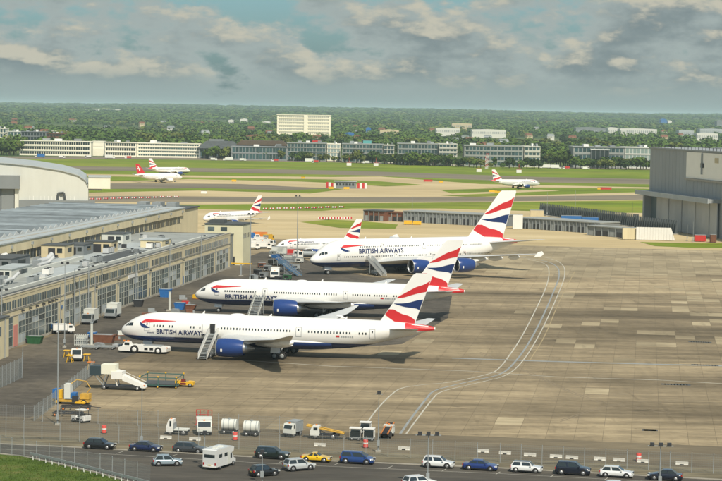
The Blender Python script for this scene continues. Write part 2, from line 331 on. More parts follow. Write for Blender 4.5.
# apron base under the slabs (the joints) and the slabs themselves
apron = struct(sheet('apron', [tuple(UV(u, v)[:2]) for u, v in ((-135, -40), (-135, 260), (345, 260), (345, -2))], -0.022, JOINT, px=False))
ASP = [(-40, 358), (20, 348), (135, 303), (215, 273), (232, 262), (262, 252), (292, 252), (322, 268), (372, 277), (440, 281), (452, 296), (448, 318), (402, 344), (300, 351), (236, 352), (180, 349), (140, 352), (112, 363), (98, 372), (40, 415), (-40, 432)]
sheet('asphalt_stand', ASP, 0.006, ASPH)
def inpoly(x, y, P):
    c = False
    for i in range(len(P)):
        (x1, y1), (x2, y2) = P[i], P[i-1]
        if (y1 > y) != (y2 > y) and x < (x2-x1)*(y-y1)/(y2-y1)+x1: c = not c
    return c
def make_slabs():
    cells = []
    for i in range(-10, 62):
        for j in range(-17, 46):
            u, v = (j+.5)*SLY, (i+.5)*SLX
            p = UV(u, v); x, y = proj(p)
            if -30 < x < 752 and 236 < y < 462 and u > -130:
                inside = all(inpoly(*proj(UV(u+du, v+dv)), ASP) for du in (-3.8, 3.8) for dv in (-2.1, 2.1))
                if not inside: cells.append((y, x, u, v, i, j))
    cells.sort(reverse=True)
    def slab(b, u0, v0, m):
        a, c = SLX/2-.024, SLY/2-.024
        b.box(v0-a, v0+a, u0-c, u0+c, -0.02, 0.0, m)
    protos = []
    for m in (CONCA, CONCP):
        b = MB(); slab(b, 0, 0, m); me = b.mesh('slab'); b.fix(me); protos.append(me)
    rest = MB(); patches = [(610, 310), (615, 309), (622, 309), (595, 323), (600, 323), (610, 322), (617, 321), (650, 334), (656, 334), (662, 334), (668, 334), (565, 293), (570, 297), (556, 327), (548, 327), (640, 345), (646, 345), (660, 345), (563, 340), (575, 345)]
    pc = set()
    for (x, y) in patches:
        q = G(x, y)-O; pc.add((math.floor(q.dot(V)/SLX), math.floor(q.dot(U)/SLY)))
    for n, (y, x, u, v, i, j) in enumerate(cells):
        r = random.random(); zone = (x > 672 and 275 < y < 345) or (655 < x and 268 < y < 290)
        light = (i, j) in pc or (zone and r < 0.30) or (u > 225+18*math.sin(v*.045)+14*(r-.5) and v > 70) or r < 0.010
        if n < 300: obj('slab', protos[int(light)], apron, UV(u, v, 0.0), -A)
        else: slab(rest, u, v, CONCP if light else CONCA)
    # built in the local frame of the stand, u along local y
    o = rest.build('slab_field', apron, loc=(O.x, O.y, 0), rz=-A, fix=False); stuff(o)
make_slabs()
def smooth_line(pts, n=10):
    out = []; P = [Vector(p) for p in pts]; P = [P[0]*2-P[1]]+P+[P[-1]*2-P[-2]]
    for i in range(1, len(P)-2):
        for k in range(n):
            t = k/n; a, b, c, d = P[i-1:i+3]
            out.append(0.5*((2*b)+(c-a)*t+(2*a-5*b+4*c-d)*t*t+(3*b-a-3*c+d)*t**3))
    return out+[P[-2]]
def ribbon(name, pts, wd, z, m, smooth=True):
    P = [G(*p, z) for p in pts]
    if smooth: P = smooth_line(P)
    b = MB(); vs = []
    for i, p in enumerate(P):
        t = (P[min(i+1, len(P)-1)]-P[max(i-1, 0)]); t.z = 0; t.normalize(); n = Vector((-t.y, t.x, 0))*wd/2
        vs += [p-n, p+n]
    b.add(vs, [(2*i, 2*i+2, 2*i+3, 2*i+1) for i in range(len(P)-1)], m); return struct(b.build(name, fix=False))
ribbon('painted_line', [(391, 447), (400, 434), (412, 417), (426, 399), (434, 391), (452, 385.5), (480, 379), (500, 374), (513, 364), (528, 344), (542, 318), (553, 293), (559, 276), (556, 266), (540, 260), (500, 255)], 0.40, 0.004, LINEG)
ribbon('painted_line', [(397, 447), (406, 434), (418.5, 417), (432.5, 399), (440, 392.4), (457, 387.4), (485, 381), (505, 375.4), (519.5, 364.5), (534, 344), (547.5, 318), (558.5, 293), (564.5, 276), (562.5, 265), (548, 258), (508, 252)], 0.24, 0.004, LINEW)
ribbon('painted_line', [(366, 424), (378, 408), (392, 394), (402, 388), (420, 385), (450, 382), (484, 375), (498, 369), (511, 353), (522, 336), (535, 311), (546, 287), (549, 272), (545, 264), (528, 259)], 0.26, 0.003, LINEW)
ribbon('painted_line', [(575, 271), (560, 300), (545, 335), (530, 360)], 0.22, 0.003, LINEY)
ribbon('painted_line', [(240, 360), (330, 366), (470, 371), (560, 377), (660, 380), (730, 384)], 0.35, 0.003, LINEW, False)
ribbon('drain_channel', [(452, 358), (540, 361), (650, 364), (730, 366)], 1.3, 0.003, LINEG, False)
for (x, y, l) in ((700, 342, 22), (705, 365, 26), (676, 384.5, 28), (650, 430, 12)):
    b = MB(); p = G(x, y)
    for k in range(9):
        dx = (k-4)*l/9/scale_at(x, y); b.box(dx-.38, dx+.36, -.7-.3*random.random(), .7+.3*random.random(), 0.001, 0.005, FELTD)
    struct(b.build('tar_patch', loc=p, rz=-A))
TYREM = mat('tyre_mark', (.205, .165, .108), .95, var=.25, vscale=.4)
for k, pts in enumerate(([(150, 392), (230, 378), (330, 372), (470, 366)], [(110, 402), (200, 398), (300, 405), (390, 420)], [(480, 352), (530, 372), (590, 398), (670, 412)], [(560, 420), (610, 405), (680, 400), (740, 402)], [(250, 420), (330, 412), (450, 410), (560, 414)], [(455, 300), (520, 296), (600, 286), (700, 285)], [(300, 386), (420, 396), (520, 398), (640, 392)])):
    for q in (0, 1):
        ribbon('tyre_mark', [(x, y+q*1.6) for x, y in pts], .26, 0.0014+.0003*k+.00015*q, TYREM)
# road and verges in front
RD = (G(665, 479)-G(100, 448)).normalized(); RA = atan2(RD.y, RD.x)
sheet('verge', [(-40, 432), (60, 437), (300, 449), (500, 458), (722, 469), (780, 472), (780, 484), (722, 481), (500, 468.5), (300, 460), (100, 449), (-40, 442)], 0.007, VERGE)
sheet('perimeter_track', [(-40, 414), (98, 421), (300, 430), (500, 437), (780, 449), (780, 472), (722, 469), (500, 458), (300, 449), (60, 437), (-40, 432)], 0.011, TRACK)
sheet('road', [(-60, 440), (100, 447.5), (300, 458.5), (500, 467), (780, 482), (780, 640), (-60, 640)], 0.016, ROAD)
lawn = sheet('lawn', [(-60, 449), (20, 456), (60, 464.5), (100, 474), (135, 484), (150, 520), (-60, 520)], 0.03, LAWN)
def verge_tufts():
    b = MB()
    for k in range(5200):
        x, y = random.uniform(-5, 130), random.uniform(455, 484)
        if y < 456+(x-20)*0.25 or y < 456: continue
        p = G(x, y, 0.03); h = random.uniform(.08, .22); a = random.uniform(0, pi); dx, dy = cos(a)*.06, sin(a)*.06
        b.add([(p.x-dx, p.y-dy, .03), (p.x+dx, p.y+dy, .03), (p.x+random.uniform(-.06, .06), p.y+random.uniform(-.06, .06), .03+h)], [(0, 1, 2)], LAWN)
    o = stuff(b.build('grass_tufts', fix=False)); tag(o, 'short green grass on the verge in the bottom left corner', 'grass')
verge_tufts()
def kerb(pts, hgt=.12, wd=.2, m=CONC):
    b = MB(); P = [G(*p, 0.016) for p in pts]
    for a, c in zip(P, P[1:]):
        d = (c-a); L_ = d.length; M = Matrix.Translation(a) @ Matrix.Rotation(atan2(d.y, d.x), 4, 'Z')
        n = max(1, int(L_/1.5))
        for k in range(n): b.box(L_*k/n+.008, L_*(k+1)/n-.008, -wd/2, wd/2, 0, hgt, m, M)
    return struct(b.build('kerb'))
kerb([(-40, 442), (100, 448.6), (300, 459.8), (500, 468.2), (780, 483)])
kerb([(-40, 450), (20, 456), (60, 464.2), (100, 473.6), (135, 483.6)])
for k in range(11):    # bay markings between parked cars
    x = 120+k*54; y = 448.2+(x-100)*.0545+3.2
    p = G(x, y); b = MB(); b.box(-.05, .05, -1.0, 1.0, 0.0195, 0.0205, LINEW); struct(b.build('bay_marking', loc=(p.x, p.y, 0), rz=RA-.15))
ribbon('painted_line', [(-20, 448), (100, 453.5), (300, 465), (500, 473.5), (760, 487)], .12, 0.02, LINEW, False)

# ================================================================ AIRCRAFT
def interp(t, T, Y):
    # monotone-ish cubic through a table
    i = max(0, min(len(T)-2, int(np.searchsorted(T, t, side='right')-1))); h = T[i+1]-T[i]; u = (t-T[i])/h
    def sl(k):
        if k == 0: return (Y[1]-Y[0])/(T[1]-T[0])
        if k == len(T)-1: return (Y[-1]-Y[-2])/(T[-1]-T[-2])
        a = (Y[k]-Y[k-1])/(T[k]-T[k-1]); b = (Y[k+1]-Y[k])/(T[k+1]-T[k])
        return 0 if a*b <= 0 else 2*a*b/(a+b)
    m0, m1 = sl(i)*h, sl(i+1)*h
    return (2*u**3-3*u*u+1)*Y[i]+(u**3-2*u*u+u)*m0+(-2*u**3+3*u*u)*Y[i+1]+(u**3-u*u)*m1
TABN = dict(
  wide=([0, .03, .08, .15, .25, .4, .6, .8, 1], [-.34, -.10, .07, .24, .45, .69, .88, .97, 1], [-.34, -.54, -.66, -.76, -.85, -.93, -.98, -1, -1], [0.01, .26, .42, .56, .70, .84, .94, .99, 1]),
  tri=([0, .03, .08, .15, .25, .4, .6, .8, 1], [-.30, -.10, .05, .20, .42, .68, .88, .97, 1], [-.30, -.50, -.62, -.73, -.83, -.93, -.98, -1, -1], [0.01, .24, .40, .54, .69, .84, .94, .99, 1]),
  whale=([0, .03, .08, .15, .25, .4, .6, .8, 1], [-.42, -.26, -.14, .02, .28, .60, .85, .96, 1], [-.42, -.60, -.70, -.79, -.87, -.94, -.98, -1, -1], [0.01, .26, .42, .57, .72, .87, .96, .99, 1]))
TABT = ([0, .2, .4, .6, .8, .95, 1], [1, 1, .99, .95, .86, .74, .66], [-1, -.93, -.68, -.30, .10, .38, .46], [1, .98, .88, .68, .43, .2, .09])
class Plane:
    def __init__(s, P): s.P = P
    def sec(s, x):
        P = s.P; L, R, W, ln, lt = P['L'], P['R'], P['W'], P['ln'], P['lt']
        if x < ln: T = TABN[P['nose']]; t = x/ln; tp, bt, wd = (interp(t, T[0], T[k]) for k in (1, 2, 3))
        elif x > L-lt: t = (x-(L-lt))/lt; tp, bt, wd = (interp(t, TABT[0], TABT[k]) for k in (1, 2, 3))
        else: tp, bt, wd = 1, -1, 1
        return P['cz']+R*(tp+bt)/2, R*(tp-bt)/2, W*wd
    def at(s, x, z, side, off=0.02):
        zc, h, wd = s.sec(x); q = max(-.985, min(.985, (z-zc)/h)); y = wd*sqrt(1-q*q)
        n = Vector((0, y/wd/wd, (z-zc)/h/h)).normalized() if wd > .01 else Vector((0, 1, 0))
        return Vector((x, side*(y+n.y*off), z+n.z*off))
def livery_mat(P):
    """White above, navy below a cheat line that lifts a little at the nose: flat paint by height on the body."""
    k = 'livery_%s' % P['key']
    if k in MATS: return MATS[k]
    m = bpy.data.materials.new(k); m.use_nodes = True; t = m.node_tree; b = t.nodes['Principled BSDF']; L = t.links.new
    b.inputs['Roughness'].default_value = .28; b.inputs['Coat Weight'].default_value = .4
    tc = N(t, 'ShaderNodeTexCoord'); sp = N(t, 'ShaderNodeSeparateXYZ'); L(tc.outputs['Object'], sp.inputs[0])
    g = N(t, 'ShaderNodeMath', operation='LESS_THAN'); g.inputs[1].default_value = P['belly']; L(sp.outputs[2], g.inputs[0])
    n = N(t, 'ShaderNodeTexNoise'); n.inputs['Scale'].default_value = .5; n.inputs['Detail'].default_value = 5; L(tc.outputs['Object'], n.inputs['Vector'])
    mr = N(t, 'ShaderNodeMapRange'); mr.inputs[3].default_value = .93; mr.inputs[4].default_value = 1.05; L(n.outputs[0], mr.inputs[0])
    mx = N(t, 'ShaderNodeMix', data_type='RGBA'); mx.inputs[6].default_value = (.80, .80, .775, 1); mx.inputs[7].default_value = (*P.get('under', (.012, .034, .13)), 1)
    L(g.outputs[0], mx.inputs[0]); vm = N(t, 'ShaderNodeVectorMath', operation='SCALE'); L(mx.outputs[2], vm.inputs[0]); L(mr.outputs[0], vm.inputs['Scale']); L(vm.outputs[0], b.inputs['Base Color'])
    MATS[k] = m; return m
def airfoil(n=9):
    up = []; lo = []
    for i in range(n+1):
        x = 0.5*(1-cos(pi*i/n)); y = 5*(.2969*sqrt(x)-.126*x-.3516*x*x+.2843*x**3-.1036*x**4)
        up.append((x, y)); lo.append((x, -y*.7))
    return up[::-1]+lo[1:-1]      # TE -> LE -> TE
AF = airfoil()
def wing_mesh(secs, side, m, lift=.0):
    b = MB(); rings = []
    for (p, s0, c, z, th) in secs: rings.append([(s0+x*c, side*p, z+y*th*c) for x, y in AF])
    b.loft(rings, m); return b
def fin_half(secs, z):      # leading edge, chord and half thickness of the fin at height z
    for a, c in zip(secs, secs[1:]):
        if z <= c[0] or c is secs[-1]:
            t = (z-a[0])/(c[0]-a[0]); return a[1]+(c[1]-a[1])*t, a[2]+(c[2]-a[2])*t, a[3]+(c[3]-a[3])*t
FLAG = [  # (material, upper edge, lower edge) in chord fraction, height fraction
  (REDP, [(.0, .50), (.25, .62), (.5, .72), (.75, .77), (1.0, .86)], [(.0, .475), (.25, .50), (.5, .555), (.75, .60), (1.0, .63)]),
  (NAVY, [(.05, .372), (.3, .378), (.5, .395), (.7, .435), (.85, .46), (1.0, .47)], [(.05, .365), (.3, .330), (.5, .305), (.7, .295), (.85, .285), (1.0, .25)]),
  (REDP, [(.0, .25), (.15, .25), (.3, .215), (.5, .165), (.7, .135), (.85, .095), (1.0, .03)], [(.0, .14), (.15, .09), (.3, .04), (.5, -.02), (.7, -.05), (.85, -.07), (1.0, -.09)]),
]
def text_mesh(txt, size_x, size_z):
    c = bpy.data.curves.new('t', 'FONT'); c.body = txt; c.size = 1; c.resolution_u = 2; c.offset = 0.026
    o = bpy.data.objects.new('t', c); C.objects.link(o); dg = bpy.context.evaluated_depsgraph_get(); me = bpy.data.meshes.new_from_object(o.evaluated_get(dg))
    bpy.data.objects.remove(o); bpy.data.curves.remove(c)
    b = bmesh.new(); b.from_mesh(me); bpy.data.meshes.remove(me)
    x0 = min(v.co.x for v in b.verts); x1 = max(v.co.x for v in b.verts); y0 = min(v.co.y for v in b.verts); y1 = max(v.co.y for v in b.verts)
    for v in b.verts: v.co.x = (v.co.x-x0)/(x1-x0)*size_x; v.co.y = (v.co.y-y0)/(y1-y0)*size_z; v.co.z = 0
    for k in range(1, 6):
        bmesh.ops.bisect_plane(b, geom=b.verts[:]+b.edges[:]+b.faces[:], plane_co=(0, size_z*k/6, 0), plane_no=(0, 1, 0))
    return b
MLET = mat('navy_lettering', (.012, .025, .10), .5)
MGREYL = mat('door_outline', (.33, .35, .36), .5)
MGREYD = mat('panel_line', (.45, .46, .46), .5)
def make_aircraft(P, label, loc, theta, flag='union', lettering=True):
    pl = Plane(P); L, R, W, cz = P['L'], P['R'], P['W'], P['cz']; big = P.get('detail', 1)
    root = thing('airliner', label, 'airliner', loc, -theta)
    # fuselage
    ns = 44 if big else 26; nr = 28 if big else 18
    xs = sorted(set([P['ln']*(i/16)**1.6 for i in range(17)]+[P['ln']+(L-P['lt']-P['ln'])*i/10 for i in range(11)]+[L-P['lt']+P['lt']*i/16 for i in range(17)]))
    b = MB(); rings = []
    for x in xs:
        zc, h, wd = pl.sec(x); rings.append([(x, wd*sin(2*pi*i/nr), zc+h*cos(2*pi*i/nr)) for i in range(nr)])
    b.loft(rings, livery_mat(P)); fus = b.build('fuselage', root, True)
    # belly fairing
    f0, f1 = P['fair']; b = MB(); rings = []
    for k in range(11):
        t = k/10; x = f0+(f1-f0)*t; e = max(.05, sin(pi*t))**.4; zc = cz-R*.62
        rings.append([(x, W*(.70+.34*e)*sin(2*pi*i/20)*(.98), zc+R*(.30+.20*e)*cos(2*pi*i/20)) for i in range(20)])
    b.loft(rings, livery_mat(P)); b.build('wing_fairing', root, True)
    def decal(name, quads, m, parent=root, side=-1, nx=3, nz=3, off=.02, kind=None):
        b = MB()
        for q in quads:      # q: four (s, z) corners, in order
            vs = []
            for i in range(nx+1):
                for j in range(nz+1):
                    a, c = i/nx, j/nz
                    s_ = (1-a)*(1-c)*q[0][0]+a*(1-c)*q[1][0]+a*c*q[2][0]+(1-a)*c*q[3][0]; z_ = (1-a)*(1-c)*q[0][1]+a*(1-c)*q[1][1]+a*c*q[2][1]+(1-a)*c*q[3][1]
                    vs.append(pl.at(s_, z_, side, off))
            b.add(vs, [(i*(nz+1)+j, (i+1)*(nz+1)+j, (i+1)*(nz+1)+j+1, i*(nz+1)+j+1) for i in range(nx) for j in range(nz)], m)
        o = b.build(name, parent, fix=False)
        if kind: stuff(o)
        return o
    for side in (-1, 1):
        # cabin windows, too small to pick apart
        qs = []
        for (z, s0, s1, step, gaps) in P['rows']:
            s_ = s0
            while s_ < s1:
                if not any(a < s_ < c for a, c in gaps) and random.random() > P.get('blank', 0.0): ww, hh = P['win']; qs.append([(s_-ww/2, z-hh/2), (s_+ww/2, z-hh/2), (s_+ww/2, z+hh/2), (s_-ww/2, z+hh/2)])
                s_ += step
        decal('cabin_windows', qs, GLASS, side=side, nx=1, nz=1, off=.03, kind=1)
        for (s_, z0, z1, wd) in P['doors']:
            e = .10
            d = decal('door', [[(s_-wd/2, z0), (s_+wd/2, z0), (s_+wd/2, z1), (s_-wd/2, z1)]], MGREYL, side=side, nx=2, nz=6, off=.015)
            decal('door_panel', [[(s_-wd/2+e, z0+e), (s_+wd/2-e, z0+e), (s_+wd/2-e, z1-e), (s_-wd/2+e, z1-e)]], AIRW, parent=d, side=side, nx=2, nz=6, off=.03)
            decal('door_window', [[(s_-.13, z0+1.15), (s_+.13, z0+1.15), (s_+.13, z0+1.55), (s_-.13, z0+1.55)]], GLASS, parent=d, side=side, nx=1, nz=2, off=.045)
        if lettering and big and L > 50:
            zc = cz-R*.12; decal('registration_mark', [[(L*.70, zc), (L*.70+.7, zc), (L*.70+.7, zc+.35), (L*.70, zc+.35)]], REDP, side=side, nx=1, nz=1, off=.03); decal('registration_mark', [[(L*.70+1.0+k*.42, zc), (L*.70+1.28+k*.42, zc), (L*.70+1.28+k*.42, zc+.3), (L*.70+1.0+k*.42, zc+.3)] for k in range(6)], MGREYL, side=side, nx=1, nz=1, off=.03)
        for q in P['cockpit']: decal('cockpit_window', [q], GLASS, side=side, nx=4, nz=3, off=.025)
        if lettering and big:
            tx, tl, tz, th = P['text']
            tb = text_mesh('BRITISH AIRWAYS', tl, th)
            for v in tb.verts:
                s_ = tx+v.co.x if side < 0 else tx+tl-v.co.x
                v.co = pl.at(s_, tz+v.co.y, side, .035)
            me = bpy.data.meshes.new('lettering'); tb.to_mesh(me); tb.free(); me.materials.append(MLET); obj('lettering', me, root)
            if P.get('sub'):
                tb = text_mesh('oneworld', 1.5, .3)
                for v in tb.verts:
                    s_ = P['sub'][0]+v.co.x if side < 0 else P['sub'][0]+1.5-v.co.x
                    v.co = pl.at(s_, P['sub'][1]+v.co.y, side, .035)
                me = bpy.data.meshes.new('small_lettering'); tb.to_mesh(me); tb.free(); me.materials.append(MLET); obj('small_lettering', me, root)
        if P.get('ribbon'):
            rx, rl, rz_, rh = P['ribbon']; n = 14
            top = lambda t: rz_+rh*(1.0-.06*t-.30*max(0, .12-t)/.12); bot = lambda t: rz_+rh*(.52+.38*t**.8)
            decal('red_ribbon', [[(rx+rl*(.05+.95*i/n), bot(i/n)), (rx+rl*(.05+.95*(i+1)/n), bot((i+1)/n)), (rx+rl*(.05+.95*(i+1)/n), top((i+1)/n)), (rx+rl*(.05+.95*i/n), top(i/n))] for i in range(n)], REDP, side=side, nx=1, nz=2, off=.035)
            pts_u = [(.0, .70), (.03, .60), (.09, .48), (.16, .36), (.23, .22), (.31, .10)]; pts_l = [(.0, .66), (.03, .30), (.09, .10), (.16, .0), (.23, .0), (.31, .08)]
            decal('navy_ribbon', [[(rx+rl*pts_l[i][0], rz_+rh*pts_l[i][1]), (rx+rl*pts_l[i+1][0], rz_+rh*pts_l[i+1][1]), (rx+rl*pts_u[i+1][0], rz_+rh*pts_u[i+1][1]), (rx+rl*pts_u[i][0], rz_+rh*pts_u[i][1])] for i in range(5)], NAVY, side=side, nx=2, nz=2, off=.036)
        # wings, tips, stabilisers
        wm = wing_mesh(P['wing'], side, AIRW if P.get('whitewing') else WINGM).build('wing', root, True)
        fl = MB(); a, c = P['wing'][1], P['wing'][2]
        for t in P['flaps']:
            if t < 0: q0 = P['wing'][0]; t_ = 1+t; p, s_, ch, z = [q0[k]+(a[k]-q0[k])*t_ for k in range(4)]
            else: p, s_, ch, z = [a[k]+(c[k]-a[k])*t for k in range(4)]
            rr = P['R']*.13; rg = []
            for k in range(7):
                q = k/6; rg.append([(s_+ch*(.45+.72*q), side*p+rr*sin(pi*q)**.6*cos(2*pi*i/8)*1.0+.01*cos(2*pi*i/8), z-ch*.06-rr*.4+rr*1.5*max(.03, sin(pi*q))**.6*sin(2*pi*i/8)) for i in range(8)])
            fm = MB(); fm.loft(rg, AIRW); fm.build('flap_track_fairing', wm, True)
        wing_mesh(P['stab'], side, WINGM if flag != 'none' else AIRW).build('tailplane', root, True)
        if P.get('fence'):
            p, s_, c_, z, th = P['wing'][-1]
            fb = MB(); fb.prism([(s_, z-.8), (s_+c_*.75, z-.7), (s_+c_*1.05, z), (s_+c_*.85, z+.8), (s_+c_*.4, z+.5)], side*p-.05, side*p+.05, AIRW); fb.build('wingtip_fence', wm)
        # engines
        for (p, s0, ln, d, z) in P['engines']:
            r = d/2; n = 22; e = thing_part('engine', root, (s0, side*p, z))
            def rev(prof, m, name, par):
                q = MB(); q.loft([[(x, rr*cos(2*pi*i/n), rr*sin(2*pi*i/n)) for i in range(n)] for x, rr in prof], m, cap=False); return q.build(name, par, True)
            nac = rev([(.12*ln*0+.10, r*.93), (.25, r*.98), (ln*.25, r*1.03), (ln*.5, r*1.02), (ln*.75, r*.93), (ln*.92, r*.80), (ln*.93, r*.75), (ln*.6, r*.70)], P.get('nacm', mat('nacelle_blue', (.014, .048, .20), .28, coat=.4, var=.08, vscale=1)), 'nacelle', e)
            rev([(.6, r*.80), (.2, r*.83), (.03, r*.86), (0.0, r*.90), (.05, r*.93), (.16, r*.955)], STEEL, 'intake_lip', e)
            rev([(.6, r*.80), (ln*.2, r*.78), (ln*.21, .02)], DARK, 'fan', e); rev([(ln*.12, .03), (ln*.17, r*.16), (ln*.21, r*.26)], WINGM, 'spinner', e)
            rev([(ln*.85, r*.62), (ln*1.08, r*.50), (ln*1.10, r*.40), (ln*1.3, r*.12), (ln*1.31, .02)], STEEL, 'exhaust_cone', e)
            bx('nacelle_mark', e, ln*.18, ln*.18+.35, -r*1.035, -r*1.02, -r*.35, -r*.05, WHITE)
            lp = MB(); zw = P['pyl']-z
            lp.add([(ln*.25, -.16, r*.9), (ln*.25, .16, r*.9), (ln*1.5, .16, zw-.1), (ln*1.5, -.16, zw-.1), (ln*.45, -.14, zw+.28), (ln*.45, .14, zw+.28), (ln*1.5, .14, zw+.2), (ln*1.5, -.14, zw+.2), (ln*1.0, -.16, r*.45), (ln*1.0, .16, r*.45)],
                   [(0, 1, 5, 4), (4, 5, 6, 7), (0, 4, 7, 3, 8), (1, 9, 2, 6, 5), (0, 8, 9, 1), (8, 3, 2, 9), (3, 7, 6, 2)], AIRW)
            lp.build('pylon', e)
    # fin and its flag
    fs = P['fin']; b = MB(); b.loft([[(s0+x*c, y*t, z) for x, y in AF_SYM] for z, s0, c, t in fs], REDP if flag == 'cross' else AIRW); fin = b.build('fin', root, True)
    z0, z1 = fs[1][0], fs[-1][0]
    def finpt(cx, hz, side, off=.03):
        z = z0+(z1-z0)*hz
        if z < fs[0][0]: z = fs[0][0]
        s0, c, t = fin_half(fs, z); x = min(max(cx, .012), .985); y = 5*(.2969*sqrt(x)-.126*x-.3516*x*x+.2843*x**3-.1036*x**4)*t*2/2
        return Vector((s0+x*c, side*(y+off), z))
    def band(name, m, up, lo):
        for side in (-1, 1):
            q = MB(); nx, nz = 22, 5; vs = []
            for i in range(nx+1):
                x = up[0][0]+(up[-1][0]-up[0][0])*i/nx
                h1 = interp(x, [a for a, _ in up], [a for _, a in up]); h0 = interp(x, [a for a, _ in lo], [a for _, a in lo])
                for j in range(nz+1): vs.append(finpt(x, h0+(h1-h0)*j/nz, side))
            q.add(vs, [(i*(nz+1)+j, (i+1)*(nz+1)+j, (i+1)*(nz+1)+j+1, i*(nz+1)+j+1) for i in range(nx) for j in range(nz)], m); q.build(name, fin, fix=False)
    if flag == 'union':
        for m, up, lo in FLAG: band('flag_band', m, up, lo)
        # the red runs on over the tail cone
        for side in (-1, 1):
            qs = []; n = 8; s0 = L-P['lt']*P.get('redt', .19)
            for i in range(n):
                def zz(k):
                    x = s0+(L-.1-s0)*k/n; zc, h, wd = pl.sec(x); t = k/n; return x, zc+h*(.35-1.15*t**.7), zc+h*(.97)
                a, c = zz(i), zz(i+1); qs.append([(a[0], a[1]), (c[0], c[1]), (c[0], c[2]), (a[0], a[2])])
            decal('tail_cone_red', qs, REDP, side=side, nx=1, nz=4, off=.03)
    elif flag == 'cross':
        band('cross_bar', AIRW, [(.28, .56), (.80, .56)], [(.28, .44), (.80, .44)]); band('cross_bar', AIRW, [(.46, .72), (.62, .72)], [(.46, .28), (.62, .28)])
    # landing gear
    def gear(s_, y, rows, tr, r, ztop, doors):
        g = thing_part('landing_gear', root, (s_, y, 0)); hub = GALV
        cyl('strut', g, (0, 0, r*.9), (0, 0, ztop), r*.26, WINGM, 8); cyl('brace', g, (0, 0, r*1.6), (r*2.2, -math.copysign(r*1.0, y) if y else 0, ztop), r*.12, WINGM, 6)
        if len(rows) > 1: bx('bogie_beam', g, rows[0], rows[-1], -r*.14, r*.14, r*.82, r*1.12, STEEL)
        for dx in rows:
            for dy in (-tr/2, tr/2): wheel(g, dx, dy, r, r*.72, hub, flat=True)
        for (a0, a1, dy, zz0, zz1, tl) in doors:
            q = MB(); q.add([(a0, dy, zz1), (a1, dy, zz1), (a1, dy+tl, zz0), (a0, dy+tl, zz0), (a0, dy+.06, zz1), (a1, dy+.06, zz1), (a1, dy+tl+.06, zz0), (a0, dy+tl+.06, zz0)], [(0, 1, 2, 3), (7, 6, 5, 4), (0, 4, 5, 1), (1, 5, 6, 2), (2, 6, 7, 3), (3, 7, 4, 0)], AIRW); q.build('gear_door', g)
    for g in P['gears']: gear(*g)
    for (x, h_) in P.get('aerials', ()):
        zc, hh, wd = pl.sec(x); q = MB(); q.prism([(x, zc+hh-.1), (x+.5, zc+hh-.1), (x+.62, zc+hh+h_), (x+.4, zc+hh+h_)], -.03, .03, AIRW); q.build('aerial', root)
    for (x, l, h_) in P.get('domes', ()):
        zc, hh, wd = pl.sec(x); q = MB(); q.loft([[(x+l*k/8, .75*sin(pi*k/8)**.5*cos(pi*i/10), zc+hh-.15+h_*sin(pi*k/8)**.6*sin(pi*i/10)) for i in range(11)] for k in range(1, 8)], AIRW, closed=False); q.build('satcom_dome', root, True)
    return root
def thing_part(name, parent, loc):
    o = bpy.data.objects.new(name, None); C.objects.link(o); o.parent = parent; o.location = loc; o.empty_display_size = .3; return o
def _afsym(n=9):
    up = []
    for i in range(n+1):
        x = 0.5*(1-cos(pi*i/n)); y = 5*(.2969*sqrt(x)-.126*x-.3516*x*x+.2843*x**3-.1036*x**4); up.append((x, y))
    return up[::-1]+[(x, -y) for x, y in up[1:-1]]
AF_SYM = _afsym()
L9 = 62.8
P787 = dict(key='twin_near', L=L9, R=2.97, W=2.885, cz=4.75, ln=9.5, lt=22, nose='wide', belly=3.12, fair=(20, 43),
  rows=[(5.25, 7.6, 56, .62, [(9.5, 10.2), (11.6, 14.6), (17.0, 21.2), (35.0, 38.0), (46.8, 48), (49.8, 60)])], win=(.26, .40), blank=.04,
  doors=[(6.1, 4.15, 6.05, 1.1), (19.4, 4.15, 6.05, 1.15), (36.6, 4.15, 6.05, 1.15), (51.0, 4.25, 6.1, 1.1)],
  cockpit=[[(1.75, 4.95), (3.0, 5.05), (3.05, 5.62), (2.35, 5.52)], [(1.15, 4.78), (1.65, 4.93), (2.2, 5.5), (1.75, 5.35)]],
  text=(8.1, 9.6, 3.70, .92), sub=(6.1, 3.75), ribbon=(4.5, 7.4, 4.72, 1.7),
  wing=[(2.2, 20.6, 13.0, 3.35, .125), (9.8, 27.4, 8.0, 3.85, .105), (25.5, 37.2, 3.3, 6.1, .09), (29.0, 39.8, 1.7, 7.0, .08), (30.1, 41.4, .5, 7.5, .08)], flaps=[-.5, .15, .5, .85],
  engines=[(9.8, 22.4, 5.6, 3.5, 2.4)], pyl=3.75, stab=[(.6, L9-9.4, 6.0, 6.0, .10), (9.9, L9-3.3, 1.7, 7.3, .09)],
  fin=[(6.3, L9-14.5, 10.6, .05), (7.5, L9-10.8, 6.9, .08), (16.6, L9-4.5, 3.8, .11), (17.0, L9-3.9, 3.1, .07)], redt=.26,
  gears=[(5.6, 0, [0], .9, .52, 2.4, [(-.9, .9, -.55, 1.3, 2.2, -.15), (-.9, .9, .50, 1.3, 2.2, .15)]),
         (33.3, -4.9, [-.75, .75], 1.3, .68, 3.6, [(-1.3, .4, -1.0, 1.3, 3.4, -.75)]), (33.3, 4.9, [-.75, .75], 1.3, .68, 3.6, [(-1.3, .4, 1.0, 1.3, 3.4, .75)])],
  aerials=[(16.5, .5), (30, .4), (45, .4)], domes=[(22.0, 3.6, .42)])
make_aircraft(P787, 'nearest white airliner with tug at its nose and open door over steps', (-47.1, 394.6, 0), radians(11.2))
L7 = 63.7
